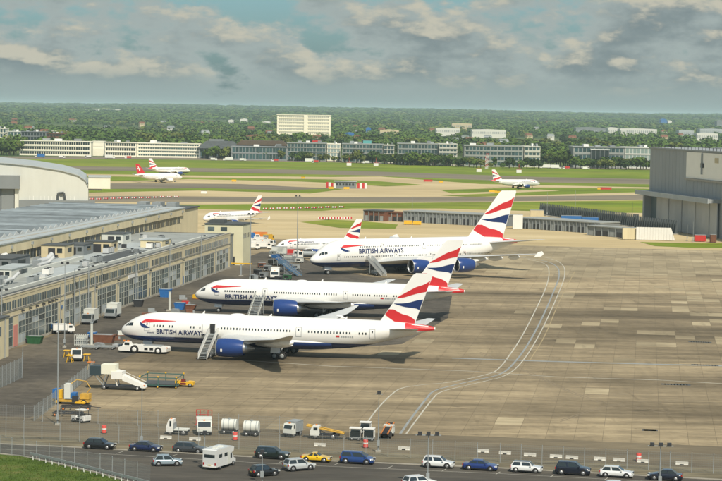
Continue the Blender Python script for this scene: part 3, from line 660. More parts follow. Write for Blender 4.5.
P777 = dict(P787, key='twin_second', L=L7, R=3.1, W=3.1, cz=4.95, ln=10.5, lt=23, nose='tri', belly=3.30, fair=(19.5, 43),
  rows=[(5.35, 7.9, 57, .56, [(15.6, 19.6), (35.2, 37.8), (46.5, 47.6), (52.4, 60)])], win=(.26, .38),
  doors=[(5.9, 4.3, 6.15, 1.05), (17.4, 4.3, 6.15, 1.1), (36.4, 4.3, 6.15, 1.1), (53.4, 4.4, 6.2, 1.05)],
  cockpit=[[(2.05, 5.1), (2.9, 5.25), (2.95, 5.75), (2.45, 5.7)], [(1.45, 4.85), (1.95, 5.05), (2.35, 5.65), (1.9, 5.42)]],
  text=(7.9, 12.4, 3.62, 1.02), sub=None, ribbon=(4.3, 7.4, 4.9, 1.7),
  wing=[(2.4, 18.5, 14.0, 3.45, .125), (9.8, 26.0, 8.8, 3.9, .105), (26, 38.3, 3.7, 5.7, .09), (30.4, 41.8, 1.8, 6.4, .08)], engines=[(9.6, 20.9, 6.0, 3.9, 2.5)], pyl=3.9,
  stab=[(.6, L7-10.2, 7.0, 6.2, .10), (10.7, L7-3.4, 2.0, 7.5, .09)], fin=[(7.0, L7-15.0, 11.4, .05), (8.0, L7-11.8, 7.9, .08), (18.0, L7-4.8, 4.2, .11), (18.5, L7-4.0, 3.4, .07)],
  gears=[(5.8, 0, [0], .9, .54, 2.5, [(-.9, .9, -.55, 1.3, 2.3, -.15), (-.9, .9, .50, 1.3, 2.3, .15)]), (31.6, -5.4, [-1.45, 0, 1.45], 1.4, .67, 3.6, []), (31.6, 5.4, [-1.45, 0, 1.45], 1.4, .67, 3.6, [])], domes=[(24, 3.2, .35)])
make_aircraft(P777, 'second white airliner from the front, its nose beside lattice steps', (-38.9, 470.5, 0), radians(8.6))
LA = 72.7
P380 = dict(P787, key='double_decker', L=LA, R=4.2, W=3.57, cz=6.05, ln=12.5, lt=27, nose='whale', belly=3.65, fair=(20, 47),
  rows=[(5.25, 9.5, 62, .62, [(16.4, 18.6), (26, 28), (38, 39.6), (50, 51.6)]), (8.05, 15, 58, .62, [(22, 23.6), (36, 37.6), (48, 49.6)])], win=(.26, .36), blank=.03,
  doors=[(7.6, 4.2, 6.1, 1.1), (17.5, 4.2, 6.1, 1.1), (27, 4.2, 6.1, 1.1), (39, 4.2, 6.1, 1.1), (51, 4.2, 6.1, 1.1), (22.8, 7.1, 8.9, 1.1), (36.8, 7.1, 8.9, 1.1), (48.8, 7.1, 8.9, 1.1)],
  cockpit=[[(2.55, 5.85), (3.3, 6.0), (3.5, 6.75), (2.95, 6.6)], [(1.85, 5.5), (2.45, 5.8), (2.85, 6.55), (2.4, 6.25)], [(3.4, 6.02), (4.2, 6.15), (4.3, 6.8), (3.6, 6.78)]],
  text=(14.3, 15.2, 6.1, 1.45), sub=None, ribbon=(8.2, 9.8, 6.75, 2.0),
  wing=[(3.0, 20.5, 19.0, 3.5, .13), (14.9, 32.0, 10.8, 5.2, .11), (36, 48.2, 4.6, 7.3, .09), (39.9, 51.0, 3.2, 7.7, .08)], flaps=[-.55, .1, .32, .55, .8], fence=1,
  engines=[(14.9, 25.0, 6.2, 4.1, 3.0), (25.7, 33.6, 6.2, 4.1, 3.9)], pyl=5.3,
  stab=[(.8, LA-13.0, 10.2, 8.2, .10), (15.2, LA-3.6, 3.6, 9.9, .09)], fin=[(9.2, LA-22.5, 17.6, .05), (10.3, LA-18.0, 12.8, .075), (23.6, LA-6.8, 6.1, .10), (24.1, LA-6.0, 5.2, .07)], redt=.23,
  gears=[(5.6, 0, [0], 1.0, .62, 2.6, [(-1.2, 1.2, -.6, 1.4, 2.5, -.2), (-1.2, 1.2, .55, 1.4, 2.5, .2)]), (34.5, -6.2, [-.85, .85], 1.4, .7, 3.9, []), (34.5, 6.2, [-.85, .85], 1.4, .7, 3.9, []), (38.0, -2.6, [-1.6, 0, 1.6], 1.4, .7, 3.0, []), (38.0, 2.6, [-1.6, 0, 1.6], 1.4, .7, 3.0, [])],
  aerials=[(18, .5), (34, .4)], domes=[])
make_aircraft(P380, 'huge white double-deck airliner with two engines under each wing', (-14.6, 580.5, 0), radians(-30.4))
LN = 33.84
P319 = dict(P787, key='narrow', L=LN, R=2.07, W=1.98, cz=3.55, ln=6.0, lt=13, nose='wide', belly=2.25, fair=(9.5, 20), detail=1,
  rows=[(3.95, 5.8, 27, .53, [(15.5, 16.2)])], win=(.26, .36), blank=.0, doors=[(4.7, 3.05, 4.9, .85), (27.8, 3.1, 4.9, .8)],
  cockpit=[[(1.45, 3.75), (2.2, 3.85), (2.25, 4.35), (1.75, 4.3)], [(1.0, 3.55), (1.38, 3.72), (1.7, 4.25), (1.35, 4.05)]],
  text=(7.0, 6.4, 4.25, .62), sub=None, ribbon=(3.6, 4.2, 4.15, 1.0),
  wing=[(1.5, 10.6, 7.4, 2.3, .125), (6.4, 14.0, 4.0, 2.7, .11), (17.0, 19.6, 1.5, 3.6, .09)], flaps=[-.3, .3, .65], fence=1,
  engines=[(5.75, 9.8, 3.6, 2.15, 1.55)], pyl=2.6, stab=[(.4, LN-6.1, 3.8, 4.5, .10), (6.2, LN-2.5, 1.4, 5.0, .09)],
  fin=[(5.0, LN-10, 8.2, .05), (5.5, LN-7.6, 6.0, .08), (11.5, LN-2.9, 2.4, .10), (11.76, LN-2.6, 2.0, .07)], redt=.24,
  gears=[(5.1, 0, [0], .5, .38, 1.6, []), (16.9, -3.8, [0], .8, .58, 2.4, []), (16.9, 3.8, [0], .8, .58, 2.4, [])], aerials=[(9, .3)], domes=[])
make_aircraft(P319, 'small white airliner half hidden behind the double-decker', (-27.6, 650.5, 0), radians(-33.4))
make_aircraft(P319, 'small white airliner parked beyond the pale yellow tower', (-64.0, 812, 0), radians(-48))
make_aircraft(P319, 'small white airliner taxiing alone before the office blocks on the right', (113.8, 1283, 0), radians(161))
make_aircraft(dict(P319, key='narrow_plain', belly=-5, ribbon=None, nacm=WHITE), 'small white airliner with a plain red fin bearing a white cross', (-115.7, 1289, 0), radians(147), flag='cross', lettering=False)
make_aircraft(P319, 'small white airliner taxiing behind the red-finned one', (-122, 1424, 0), radians(146))

# ================================================================ BUILDINGS
FRAMEM = mat('window_frame_paint', (.40, .41, .36), .7, var=.15, vscale=.5)
def block(label, name='building', cat='building', u=0, v=0, z=0): return thing(name, label, cat, UV(u, v, z), -A)
def workshop():
    r = block('long low cream workshop with glazed bays facing the parked airliners', 'workshop', 'building')
    y0, y1, H = -14, 207, 10.6
    bx('wall', r, -27, 0, y0, y1, 0, H-.5, CREAM)
    bx('parapet', r, -.35, .06, y0, y1, H-.55, H, CREAM); bx('parapet', r, -27, .06, y0-.02, y0+.35, H-.55, H, CREAM)
    bx('coping', r, -.42, .14, y0, y1, H, H+.10, CONC)
    bx('roof', r, -27, -.35, y0+.35, y1, H-.5, H-.38, FELT)
    bx('string_course', r, 0, .12, y0, y1, 7.35, 7.55, CONC); bx('string_course', r, 0, .09, y0, y1, 6.25, 6.4, CONC); bx('plinth', r, 0, .10, y0, y1, 0, .45, CONC)
    # upper strip windows
    n = 0; y = -12
    while y < 203:
        if not (106.5 < y < 109 or 143 < y < 146 or 30 < y < 31.5):
            o = bx('window', r, -.12, .035, y, y+2.75, 7.75, 9.35, WGLASS)
            if n < 400:
                f = bx('window_frame', r, .03, .06, y+1.3, y+1.43, 7.75, 9.35, FRAMEM); bx('window_sill', r, 0, .18, y-.05, y+2.8, 7.62, 7.75, CONC); n += 1
        y += 3.32
    # glazed bays
    for (a, c) in ((-12, -1.5), (2, 29), (33.5, 55), (60, 76), (79, 106), (110, 142), (147, 184), (188, 204)):
        nc = max(2, round((c-a)/4.4)); w_ = (c-a)/nc; zt = 6.15
        rowsz = [(.5, 2.3), (2.42, 3.65), (3.77, 4.85), (4.97, zt)]
        for i in range(nc):
            for (za, zb) in rowsz:
                m = WGLASS if random.random() < .86 else PALER
                bx('pane', r, -.15, .03, a+w_*i+.16, a+w_*(i+1)-.16, za, zb, m)
            bx('mullion', r, .0, .09, a+w_*i-.10, a+w_*i+.10, .1, zt+.1, FRAMEM)
            for k in (1,): bx('glazing_bar', r, .02, .055, a+w_*(i+.5)-.04, a+w_*(i+.5)+.04, .5, zt, FRAMEM)
        bx('mullion', r, .0, .09, c-.10, c+.10, .1, zt+.1, FRAMEM)
        for zz in (2.3, 3.65, 4.85, zt): bx('transom', r, .002, .08, a, c, zz, zz+.12, FRAMEM)
    bx('sign_board', r, .05, .2, 87, 96, 6.5, 7.3, WHITE)
    bx('red_board', r, .03, .15, -1.3, 1.2, .2, 4.4, mat('faded_pink', (.55, .22, .18), .8))
    for y in (4, 9, 13.5, 18, 22, 24.5, 27, 40, 58, 77.5, 108, 144.5):
        l = bx('wall_lamp', r, 0.0, .55, y, y+.45, 6.75, 7.1, DARK)
    for y in (30.7, 45, 57.8, 77.6, 107.9, 144.6, 186): cyl('downpipe', r, (.12, y, 0), (.12, y, H-.3), .09, GALV, 6)
    for y in (31, 57, 108, 145, 187, 190): bx('door', r, -.1, .05, y, y+1.2, .0, 2.4, BLU if y in (57, 145) else DARK)
    for (y, z) in ((24.0, 1.2), (27.5, 1.2), (31.4, 4.6)): bx('blue_sign', r, .13, .17, y, y+.7, z, z+.8, BLU)
    # roof walkway kerbs and cable runs that belong to the roof
    bx('roof_upstand', r, -3.6, -2.9, y0+3, y1-18, H-.38, H+.35, HGREY2); bx('roof_gutter', r, -2.85, -.4, y0+1, y1-2, H-.375, H-.30, FELTD)
    bx('roof_upstand', r, -14, -13.2, 22, 95, H-.38, H+.5, HGREY2)
    bx('roof_patch', r, -26.5, -15, 5, 70, H-.378, H-.335, FELTD); bx('roof_patch', r, -12, -5, 42, 78, H-.378, H-.335, PALER); bx('roof_patch', r, -24, -12, 85, 118, H-.378, H-.333, PALER)
    bx('roof_patch', r, -11.5, -4, 88, 130, H-.378, H-.335, FELTD); bx('roof_patch', r, -22, -6, 134, 160, H-.378, H-.33, PALER)
    return H
HW = workshop()
def near_block():
    r = block('cream end block of the workshop row at the left edge of the picture', 'end_block', 'building')
    bx('wall', r, -22, 3.4, -34, -14.4, 0, 7.6, CREAM2); bx('roof', r, -22.2, 3.6, -34.2, -14.45, 7.6, 7.85, FELTD)
    for y in (-32, -27, -22): bx('window', r, 3.3, 3.45, y, y+3, 4.4, 6.2, WGLASS); bx('door', r, 3.3, 3.44, y, y+2.2, 0, 2.6, GALV)
    cyl('downpipe', r, (3.5, -17, 0), (3.5, -17, 7.5), .1, GALV, 6)
near_block()
def roof_things():
    z = HW-.38
    def it(label, name, cat, u, v): return block(label, name, cat, u, v, z)
    def hut(label, u, v, sx, sy, h, m, rm=FELTD):
        r = it(label, 'roof_hut', 'hut', u, v)
        bx('wall', r, 0, sx, 0, sy, 0, h, m); bx('roof', r, -.15, sx+.15, -.15, sy+.15, h, h+.18, rm)
        bx('window', r, sx-.05, sx+.04, sy*.35, sy*.75, h*.4, h*.8, GLASS); bx('door', r, sx*.3, sx*.6, -.04, .05, 0, h*.8, DARK); bx('window', r, sx*.68, sx*.9, -.04, .05, h*.4, h*.8, GLASS)
    hut('tan roof hut with one dark window, below the sawtooth eave', 98, -25, 6, 8, 3.0, TAN)
    hut('dark roof hut next to the tan one', 108, -22, 5, 9, 2.6, HGREY)
    hut('second tan roof hut, longer and low', 120, -20, 7, 6, 2.7, TAN)
    hut('white roof cabin at the far end of the workshop roof', 150, -24, 6, 9, 2.8, HGREY2)
    hut('wide pale roof cabin near the front edge of the workshop', 142, -11, 6, 10, 1.9, CREAM2, PALER)
    hut('dark plant room on the workshop roof beside the sawtooth building', 56, -26, 7, 14, 2.7, HGREY)
    hut('small pale cabin at the near end of the workshop roof', -3, -8, 5, 4.5, 1.7, HGREY2, PALER)
    hut('long white plant cabin behind the roof upstand', 33, -16, 4.5, 15, 2.3, HGREY2, PALER)
    def duct(label, u, v, l, rr):
        r = it(label, 'roof_duct', 'duct', u, v)
        cyl('pipe', r, (0, 0, .9), (0, l, 1.0), rr, WINGM); cyl('elbow', r, (0, l-.2, .9), (1.3, l+.6, 2.4), rr*.9, WINGM)
        for k in range(3): bx('stand', r, -.15, .15, l*k/2.2, l*k/2.2+.3, 0, .9-rr*.8, GALV)
        bx('unit', r, -1.6, -.4+.3, 0, 2.2, 0, 1.9, GALV)
    duct('grey bent duct on the workshop roof', 74, -18, 6, .75); duct('thin vent duct by the dark plant room', 64, -15, 7, .45); duct('bent duct near the front of the workshop roof', 21, -9, 5, .4)
    def ac(label, u, v, n, m=GALV):
        r = it(label, 'air_unit', 'plant unit', u, v)
        for k in range(n): bx('casing', r, 0, 1.5, k*2.1, k*2.1+1.8, .25, 1.5, m); cyl('fan', r, (.75, k*2.1+.9, 1.5), (.75, k*2.1+.9, 1.62), .55, DARK, 12)
        bx('frame', r, .1, 1.4, 0, n*2.1-.3, 0, .25, DARK)
    ac('pair of grey air units near the parapet', 25, -5.6, 2); ac('row of three air units mid roof', 84, -8.5, 3); ac('single air unit by the pale cabin', 136, -8, 1, WHITE); ac('two air units at the far end of the roof', 168, -13, 2); ac('air units between the tan huts', 115, -14, 3, WINGM); ac('two white air units on the pale roof patch', 47, -9, 2, WHITE)
    rr = random.Random(5)
    spots = ['front strip near end', 'behind the near cabin', 'by the long plant cabin', 'left of the bent duct', 'among the dark plant', 'at the felt patch', 'below the tan hut', 'beside the upstand', 'mid roof right', 'by the pale cabin', 'far roof left', 'far roof right', 'near the link block', 'at the back wall', 'under the sawtooth eave', 'on the pale patch']
    for k in range(16):
        u, v = 4+k*11.5+rr.uniform(-3, 3), rr.uniform(-24, -5); r = it(('grey' if k % 3 else 'white')+' roof vent cluster, '+spots[k], 'vent_cluster', 'vent', u, v); h = rr.uniform(.6, 1.4)
        bx('kerb', r, -1, 1.2, -1.5, 1.5, 0, .3, HGREY2 if k % 2 else FELTD); cyl('vent', r, (-.4, -.8, .3), (-.4, -.8, h+.3), .28, GALV, 8); cyl('vent_cap', r, (-.4, -.8, h+.3), (-.4, -.8, h+.45), .42, DARK, 8); bx('louvre_box', r, -.2, .9, .0, 1.3, .3, h+.2, [WINGM, HGREY, DARK][k % 3])
        cyl('cable_tray', r, (1.1, -4.5, .15), (1.1, 4.5, .15), .13, GALV, 5)
    r = it('white gabled roof vent near the sawtooth wall', 'roof_vent', 'vent', 66, -26)
    b = MB(); b.prism([(0, 0), (3, 0), (3, 2.2), (1.5, 3.2), (0, 2.2)], 0, 3.2, WHITE); b.build('housing', r); bx('louvre', r, .6, 2.4, -.04, .04, .8, 2.0, GALV)
    for k, u in enumerate((-10, 40, 51, 62, 93, 128, 165)):
        r = thing('floodlight_post', 'grey floodlight post rising over the workshop parapet, %s' % ['at the near end', 'beside two others, nearest', 'middle of three', 'farthest of three', 'above the white sign board', 'past the white sign board', 'near the far end'][k], 'floodlight', UV(u, .5, 0), -A)
        cyl('post', r, (0, 0, 0), (0, 0, 12.6), .11, GALV, 6); bx('bracket', r, -.05, 1.0, -.06, .06, 12.45, 12.6, GALV); bx('lamp', r, .7, 1.25, -.28, .28, 12.2, 12.5, DARK)
roof_things()
def sawtooth():
    r = block('long workshop with sawtooth roof behind the cream one', 'sawtooth_workshop', 'building')
    x1, x0, y0, y1, H = -27.3, -70, 8, 262, 15.2
    bx('wall', r, x0, x1, y0, y1, 0, H-2.6, CREAM2)
    bx('fascia', r, x1-1.2, x1+.5, y0, y1, H-2.6, H-.3, CREAM)
    bx('roof', r, x0, x1+.7, y0, y1, H-.3, H, PALER)
    y = y0+2; k = 0
    while y < y1-6:
        m = WGLASS; bx('window', r, x1-.1, x1+.06, y, y+4.6, HW-.36, H-2.62, mat('deep_glass', (.022, .032, .036), .3, rnd=.4, var=.2)); bx('column', r, x1, x1+.10, y+4.75, y+5.25, HW-.36, H-2.61, CREAM2); bx('glazing_bar', r, x1+.03, x1+.09, y+2.2, y+2.32, HW-.36, H-2.63, GALV)
        if k % 3 == 0: bx('floodlight', r, x1+.5, x1+1.0, y+4.7, y+5.2, H-1.6, H-.9, GALV)
        y += 5.4; k += 1
    # teeth: ridges across the roof, gable ends near the eave
    b = MB(); p = 4.9; b.prism([(0, 0), (p*.5, .95), (p, 0)], 0, 1, SAWR)   # (x,z) poly, y extrude -> rotate so ridge runs along x
    me = b.mesh('roof_ridge'); b.fix(me)
    g = MB(); g.prism([(.12, .03), (p*.5, .91), (p-.12, .03)], 0, 1, mat('gable_white', (.46, .48, .48), .7)); ge = g.mesh('gable'); g.fix(ge)
    y = y0+1
    while y < y1-5:
        o = obj('roof_ridge', me, r, (x1-6.2, y, H), pi/2); o.scale = (1, 36.3, 1); q = obj('gable', ge, r, (x1-6.19, y, H), pi/2); q.scale = (1, .12, 1)
        q.location.x = x1-6.2+.13
        y += p
    for k in range(9): bx('roof_walkway', r, x1-3.2, x1-2.4, y0+5+k*27, y0+30+k*27, H, H+.06, CONC)
sawtooth()
def end_tower():
    r = block('pale yellow stair tower closing the workshop row', 'stair_tower', 'building')
    bx('wall', r, -10.5, 1.4, 219, 232, 0, 12.3, YELLW); bx('roof', r, -10.8, 1.6, 218.8, 232.2, 12.3, 12.6, FELTD); bx('plant_box', r, -9.5, -5, 221, 226, 12.6, 13.6, FELTD)
    for k in range(2): bx('window', r, -9.5+k*4, -7.5+k*4, 218.9, 219.1, 10.4, 11.6, WGLASS)
    for k in range(5): bx('window', r, 1.35, 1.46, 220+k*2.4, 221.4+k*2.4, 8.2, 9.6, WGLASS)
    bx('door', r, -3, -1, 218.93, 219.05, 0, 2.6, DARK)
    r = block('low grey link block between workshop and yellow tower', 'link_block', 'building')
    bx('wall', r, -26, -1.5, 207.3, 218.6, 0, 9.4, HGREY); bx('roof', r, -26.1, -1.3, 207.2, 218.7, 9.4, 9.65, FELTD)
    for k in range(3): bx('window', r, -1.55, -1.44, 208+k*3.2, 210+k*3.2, 5.6, 7.2, WGLASS)
    r = block('dark flat-roofed plant deck beside the yellow tower', 'plant_deck', 'building')
    bx('wall', r, -46, -27.6, 262.4, 285, 0, 14.2, CREAM2); bx('roof', r, -46.5, -27.2, 262.3, 285.5, 14.2, 14.6, FELTD)
    for k in range(3): bx('unit', r, -44+k*5, -41+k*5, 266, 272, 14.6, 16.4, GALV)
end_tower()
def left_hangar():
    # pale hangar behind the sawtooth roof: curved roof edge, box door head, cream annex
    base = G(88, 215.5); r = thing('pale_hangar', 'pale hangar with curved roof edge at the far left', 'hangar', base, radians(7.6))
    prof = [(0, 0), (0, 12.6), (-1.2, 15.2), (-4.5, 17.4), (-12, 19.4), (-24, 21.2), (-40, 22.6), (-75, 24.4), (-75, 0)]
    b = MB(); b.prism(prof, 0, 75, HGREY2); b.build('wall', r)
    b = MB(); top = prof[1:8]
    b.prism([(x-.02, z+.03) for x, z in top]+[(x-.02, z+.45) for x, z in reversed(top)], -.7, 75, PALER); b.build('roof', r)
    for k in range(12): bx('cladding_rib', r, -4-k*3.1-.06, -4-k*3.1+.06, -.09, .01, 5.2, 16.2+min(k, 8)*.5, HGREY2)
    for k in range(13): bx('rail_post', r, -6-k*1.6-.08, -6-k*1.6+.08, -1.8, -1.7, 0, 8.4, WHITE)
    bx('terrace', r, -60, 3, -2.2, -.01, 0, 6.6, HGREY)
    bx('door_head', r, -60, -29.5, -7, -.02, 11.6, 17.2, HGREY); bx('door_pocket', r, -31.5, -29.8, -5, -.03, 0, 11.6, HGREY2)
    for k in range(5): bx('door_leaf', r, -60+k*5.7, -60+k*5.7+5.4, -4.5+.3*(k % 2), -3.9+.3*(k % 2), 0, 11.6, [DARK, HGREY, DARK, HGREY, HGREY][k])
    b = MB(); b.bar((-13, -1, 6.6), (-13, -1, 9.6), .55, FELTD, 8); b.bar((-13, -1, 9.6), (-10.5, -1, 9.9), .5, FELTD, 8); b.bar((-10.5, -1, 9.8), (-9.8, -1, 6.6), .5, FELTD, 8); b.build('vent_pipe', r)
    bx('projecting_box', r, .05, 9.6, 3, 20, 11.6, 16.6, mat('box_cream', (.70, .68, .56), .7, var=.06, vscale=.2)); bx('box_roof', r, 0.02, 10.0, 2.6, 20.4, 16.6, 17.0, PALER)
    for k in range(2): bx('bracket', r, .05, 6, 5+k*12, 5.6+k*12, 10.8, 11.6, GALV)
left_hangar()
def right_hangar():
    a = G(648.5, 226); d = Vector((0.194, -0.981, 0)).normalized(); rz = atan2(d.y, d.x)      # local x runs along the wall towards the camera
    RH = mat('right_hangar_grey', (.29, .31, .32), .55, var=.14, vscale=.12, streak=(1, 1, 0.15))
    r = thing('grey_hangar', 'tall grey hangar with white panel at the right edge', 'hangar', a, rz); H_ = 33.6
    bx('wall', r, 0, 180, 0, 75, 0, H_, RH); bx('roof', r, -.6, 180, -.6, 75, H_, H_+.6, RH)
    b = MB()
    for k in range(44): b.box(1+k*4, 1.2+k*4, .25, .45, H_+.6, H_+1.7, DARK)
    b.box(.5, 175, .3, .42, H_+1.6, H_+1.75, DARK); b.build('roof_rail', r)
    bx('white_panel', r, 45, 170, -.22, .05, 22.6, H_-.4, mat('hangar_white', (.90, .88, .80), .6, var=.05, vscale=.2)); bx('panel_ledge', r, 44.6, 170, -.9, .04, 21.8, 22.5, CONC)
    bx('vent', r, 62, 65, -.6, -.1, 27.2, 29.0, DARK); bx('bracket', r, 63.2, 63.6, -.9, -.2, 24.5, 33, GALV); bx('vent', r, 77, 81, -.4, -.1, 29.5, 31.5, TAN)
    bx('canopy', r, -3, 84, -5.2, .02, 13.9, 15.4, RH); bx('canopy_lip', r, -3.1, 84.1, -5.5, -5.2, 13.7, 15.6, PALER)
    bx('door_post', r, 2, 4.2, -3.6, .03, 0, 13.9, RH); bx('door_pocket', r, 4.2, 13, -.6, .03, 0, 13.9, mat('hangar_teal', (.09, .13, .14), .5))
    for k in range(9): bx('door_leaf', r, 13+k*7.8+.04, 13+(k+1)*7.8-.04, -1.2-.35*(k % 2), -.8-.35*(k % 2), .1, 13.8, mat('hangar_door', (.42, .435, .43), .6, var=.1, vscale=.15, rnd=.06))
    for k in range(20): bx('cladding_rib', r, 3+k*4.2, 3.10+k*4.2, -.05, .01, 15.7, H_-.2 if k < 10 else 21.6, RH)
    bx('lamp', r, 30, 31, -.5, 0.0, H_-.1, H_+.5, WHITE)
right_hangar()

# --- middle distance: blast fence, long grey canopies, panels
def blast_fence():
    p0, p1 = G(541, 214.5), G(640, 227.5); d = p1-p0; L_ = d.length; n = 54
    r = thing('blast_fence', 'dark blast fence of upright fins left of the grey hangar', 'blast fence', p0, atan2(d.y, d.x))
    b = MB(); b.prism([(0, 0), (1.5, 0), (1.2, 2.3), (.75, 5.6), (.45, 5.6), (0.2, 2.2)], -.32, .32, mat('fin_grey', (.065, .08, .088), .6, var=.2, vscale=.3)); me = b.mesh('fin'); b.fix(me)
    for k in range(n): o = obj('fin', me, r, (L_*(k+.5)/n, 0, 0), -pi/2)
    bx('rail', r, 0, L_, .2, .5, 1.2, 1.5, GALV); bx('footing', r, -.3, L_+.3, -2.6, .6, 0, .25, CONC)
    p0, p1 = G(636, 229), G(679, 234.5); d = p1-p0; L_ = d.length; n = 18
    r = thing('blast_fence', 'shorter dark blast fence directly before the grey hangar', 'blast fence', p0, atan2(d.y, d.x))
    for k in range(n): o = obj('fin', me, r, (L_*(k+.5)/n, 0, 0), -pi/2)
    bx('footing', r, -.3, L_+.3, -2.6, .6, 0, .25, CONC)
blast_fence()
def low_wall(label, a, c, h, depth, wallm, roofm, openings=0, name='low_building', cat='building'):
    p0, p1 = G(*a), G(*c); d = p1-p0; L_ = d.length; r = thing(name, label, cat, p0, atan2(d.y, d.x))
    bx('wall', r, 0, L_, 0, depth, 0, h, wallm); bx('roof', r, -.3, L_+.3, -.5, depth+.3, h, h+.35, roofm)
    for k in range(openings):
        w_ = L_/openings; bx('bay', r, w_*k+.5, w_*(k+1)-.5, -.06, .1, .1, h*.55, DARK if k % 3 else GALV); bx('post', r, w_*k-.15, w_*k+.15, -.35, -.05, 0, h, GALV)
    return r
low_wall('long grey open-bay shed behind the tail of the double-decker', (404, 222), (500, 227), 4.6, 12, HGREY, FELT, 26)
low_wall('grey open-bay shed continuing right of the tall fin', (518, 228), (600, 234), 4.2, 12, HGREY, FELT, 22)
low_wall('low dark brown shed left of the open-bay sheds', (364, 220.5), (384, 221.5), 4.3, 8, BRN, FELTD, 4)
low_wall('rust-red container shed beside the dark brown one', (386, 221), (403, 221.8), 3.7, 6, mat('rust_red', (.20, .085, .05), .8, var=.2, vscale=.4), BRN, 3)
low_wall('dark low wall building right of the sheds', (588, 235), (637, 239), 3.6, 6, HGREY, FELT, 7)
def white_panel():
    p0, p1 = G(636, 240), G(675, 241); d = p1-p0; L_ = d.length; r = thing('white_screen', 'tall white sloping screen before the grey hangar', 'screen', p0, atan2(d.y, d.x))
    b = MB(); b.prism([(0, .2), (L_-.0, .2), (L_-1.6, 5.0), (0, 5.0)], -.1, .25, WHITE); b.build('panel', r)
    for k in range(6): bx('post', r, k*(L_-2)/5, k*(L_-2)/5+.2, .26, .5, 0, 4.8, GALV)
    b = MB()
    for k in range(14): b.box(k*L_/14, k*L_/14+.05, -.14, -.1, .2, 5.0 if k < 12 else 2.5, CONC)
    b.build('panel_seams', r)
white_panel()
def box_at(label, name, cat, x, y, wd, dp, h, m, rz=0, rm=None, group=None):
    p = G(x, y); r = thing(name, label, cat, p, rz, group)
    bx('body', r, -wd/2, wd/2, -dp/2, dp/2, .15, h, m); bx('top', r, -wd/2-.04, wd/2+.04, -dp/2-.04, dp/2+.04, h, h+.1, rm or GALV)
    n = max(2, int(wd/1.2))
    for k in range(n): bx('rib', r, -wd/2+(k+.5)*wd/n-.06, -wd/2+(k+.5)*wd/n+.06, -dp/2-.05, -dp/2+.01, .2, h-.05, m)
    for sx in (-1, 1): bx('skid', r, sx*wd*.3-.2, sx*wd*.3+.2, -dp/2, dp/2, 0, .15, DARK)
    return r
box_at('white tall cabin standing by the open-bay sheds', 'cabin', 'cabin', 517.5, 229, 4, 3, 6, WHITE)
box_at('white container box by the left foot of the white screen', 'container', 'container', 629, 239.5, 5, 3, 4.6, CREAM2)
box_at('blue container among the sheds, leftmost', 'container', 'container', 571, 221.5, 9, 2.5, 2.6, BLU); box_at('blue container among the sheds, right one', 'container', 'container', 590, 223, 7, 2.5, 2.6, BLU)
box_at('cream cabin on the right of the tall fin', 'cabin', 'cabin', 536.5, 219, 6, 4, 4, TAN)
box_at('red container before the grey hangar door', 'container', 'container', 700, 241.5, 4.2, 2.5, 2.5, RED); box_at('small red bin right of the red container', 'container', 'container', 713, 242.5, 2.2, 2.2, 3.0, BRN)
box_at('small yellow bin near the rust-red shed', 'bin', 'bin', 408, 224.5, 3.5, 2, 1.8, YEL); box_at('yellow bin right of the other yellow bin', 'bin', 'bin', 417, 224.8, 3.5, 2, 1.6, YEL)

# ---------------------------------------------------------------- far buildings
WOFD = mat('office_grey', (.27, .29, .275), .6, var=.1, vscale=.1)
def far_block(label, x0, x1, yb, yt, floors, bays, wallm=WOFF, glassm=GLASST, depth=25, name='office_block', split=None, plant=True, band=.68, D=None, yaw=0, zbase=0, cat='building'):
    xm = (x0+x1)/2; p = G(xm, yb) if D is None else None
    if D is not None: d = ray(xm, yb); p = Vector((d.x/d.y*D, D, zbase))
    dist = p.y; wd = (x1-x0)*dist/F; H_ = HC-(yt-hor(xm))*dist/F*1.0
    r = thing(name, label, cat, p, yaw); fh = H_/floors
    bx('wall', r, -wd/2, wd/2, 0, depth, 0, H_, wallm); bx('roof', r, -wd/2-.4, wd/2+.4, -.6, depth+.4, H_, H_+.6, wallm)
    g0, g1 = (-wd/2+wd*(split[0] if split else .02), -wd/2+wd*(split[1] if split else .98))
    for f in range(floors):
        z0 = f*fh+fh*(1-band)*.75; z1 = z0+fh*band
        for k in range(bays):
            a = g0+(g1-g0)*k/bays; c = g0+(g1-g0)*(k+1)/bays; e = (c-a)*.10; bx('window', r, a+e, c-e, -.15, .12, z0, z1, glassm)
        bx('spandrel', r, g0-.3, g1+.3, -.45, .05, f*fh-.0+(.05 if f == 0 else 0), f*fh+fh*(1-band)*.6, wallm)
    if plant:
        for k in range(3): q = random.uniform(-.4, .3)*wd; bx('roof_plant', r, q, q+wd*.1, depth*.3, depth*.6, H_+.6, H_+random.uniform(1.8, 3), [GALV, WHITE, HGREY][k])
    return r, wd, H_
WL = mat('white_block', (.80, .77, .64), .8, var=.05, vscale=.1)
far_block('long white three-storey block behind the pale hangar, left wing', 19, 91, 155.8, 141.2, 3, 30, WL, GLASS, 14, 'long_block', band=.52)
r, wd, h = far_block('blank white stair block between the wings of the long white block', 92, 104, 156, 141.5, 1, 1, WL, WL, 15, 'stair_block', plant=False, band=.1)
far_block('long white three-storey block, middle wing right of the blank stair block', 105, 136, 157, 142.6, 3, 13, WL, GLASS, 14, 'long_block', band=.52)
far_block('long white block, lower right wing with thin window bands', 137, 200, 157.6, 143.6, 4, 26, WL, GLASST, 14, 'long_block', band=.36)
far_block('dark glazed building above the left wing of the long white block', 21, 46, 146, 131.8, 3, 8, HGREY, GLASS, 20, 'dark_block', band=.7)
far_block('brown low building right of the dark glazed one', 46.5, 65, 147, 133.5, 3, 6, BRN, GLASS, 20, 'brown_block', band=.4)
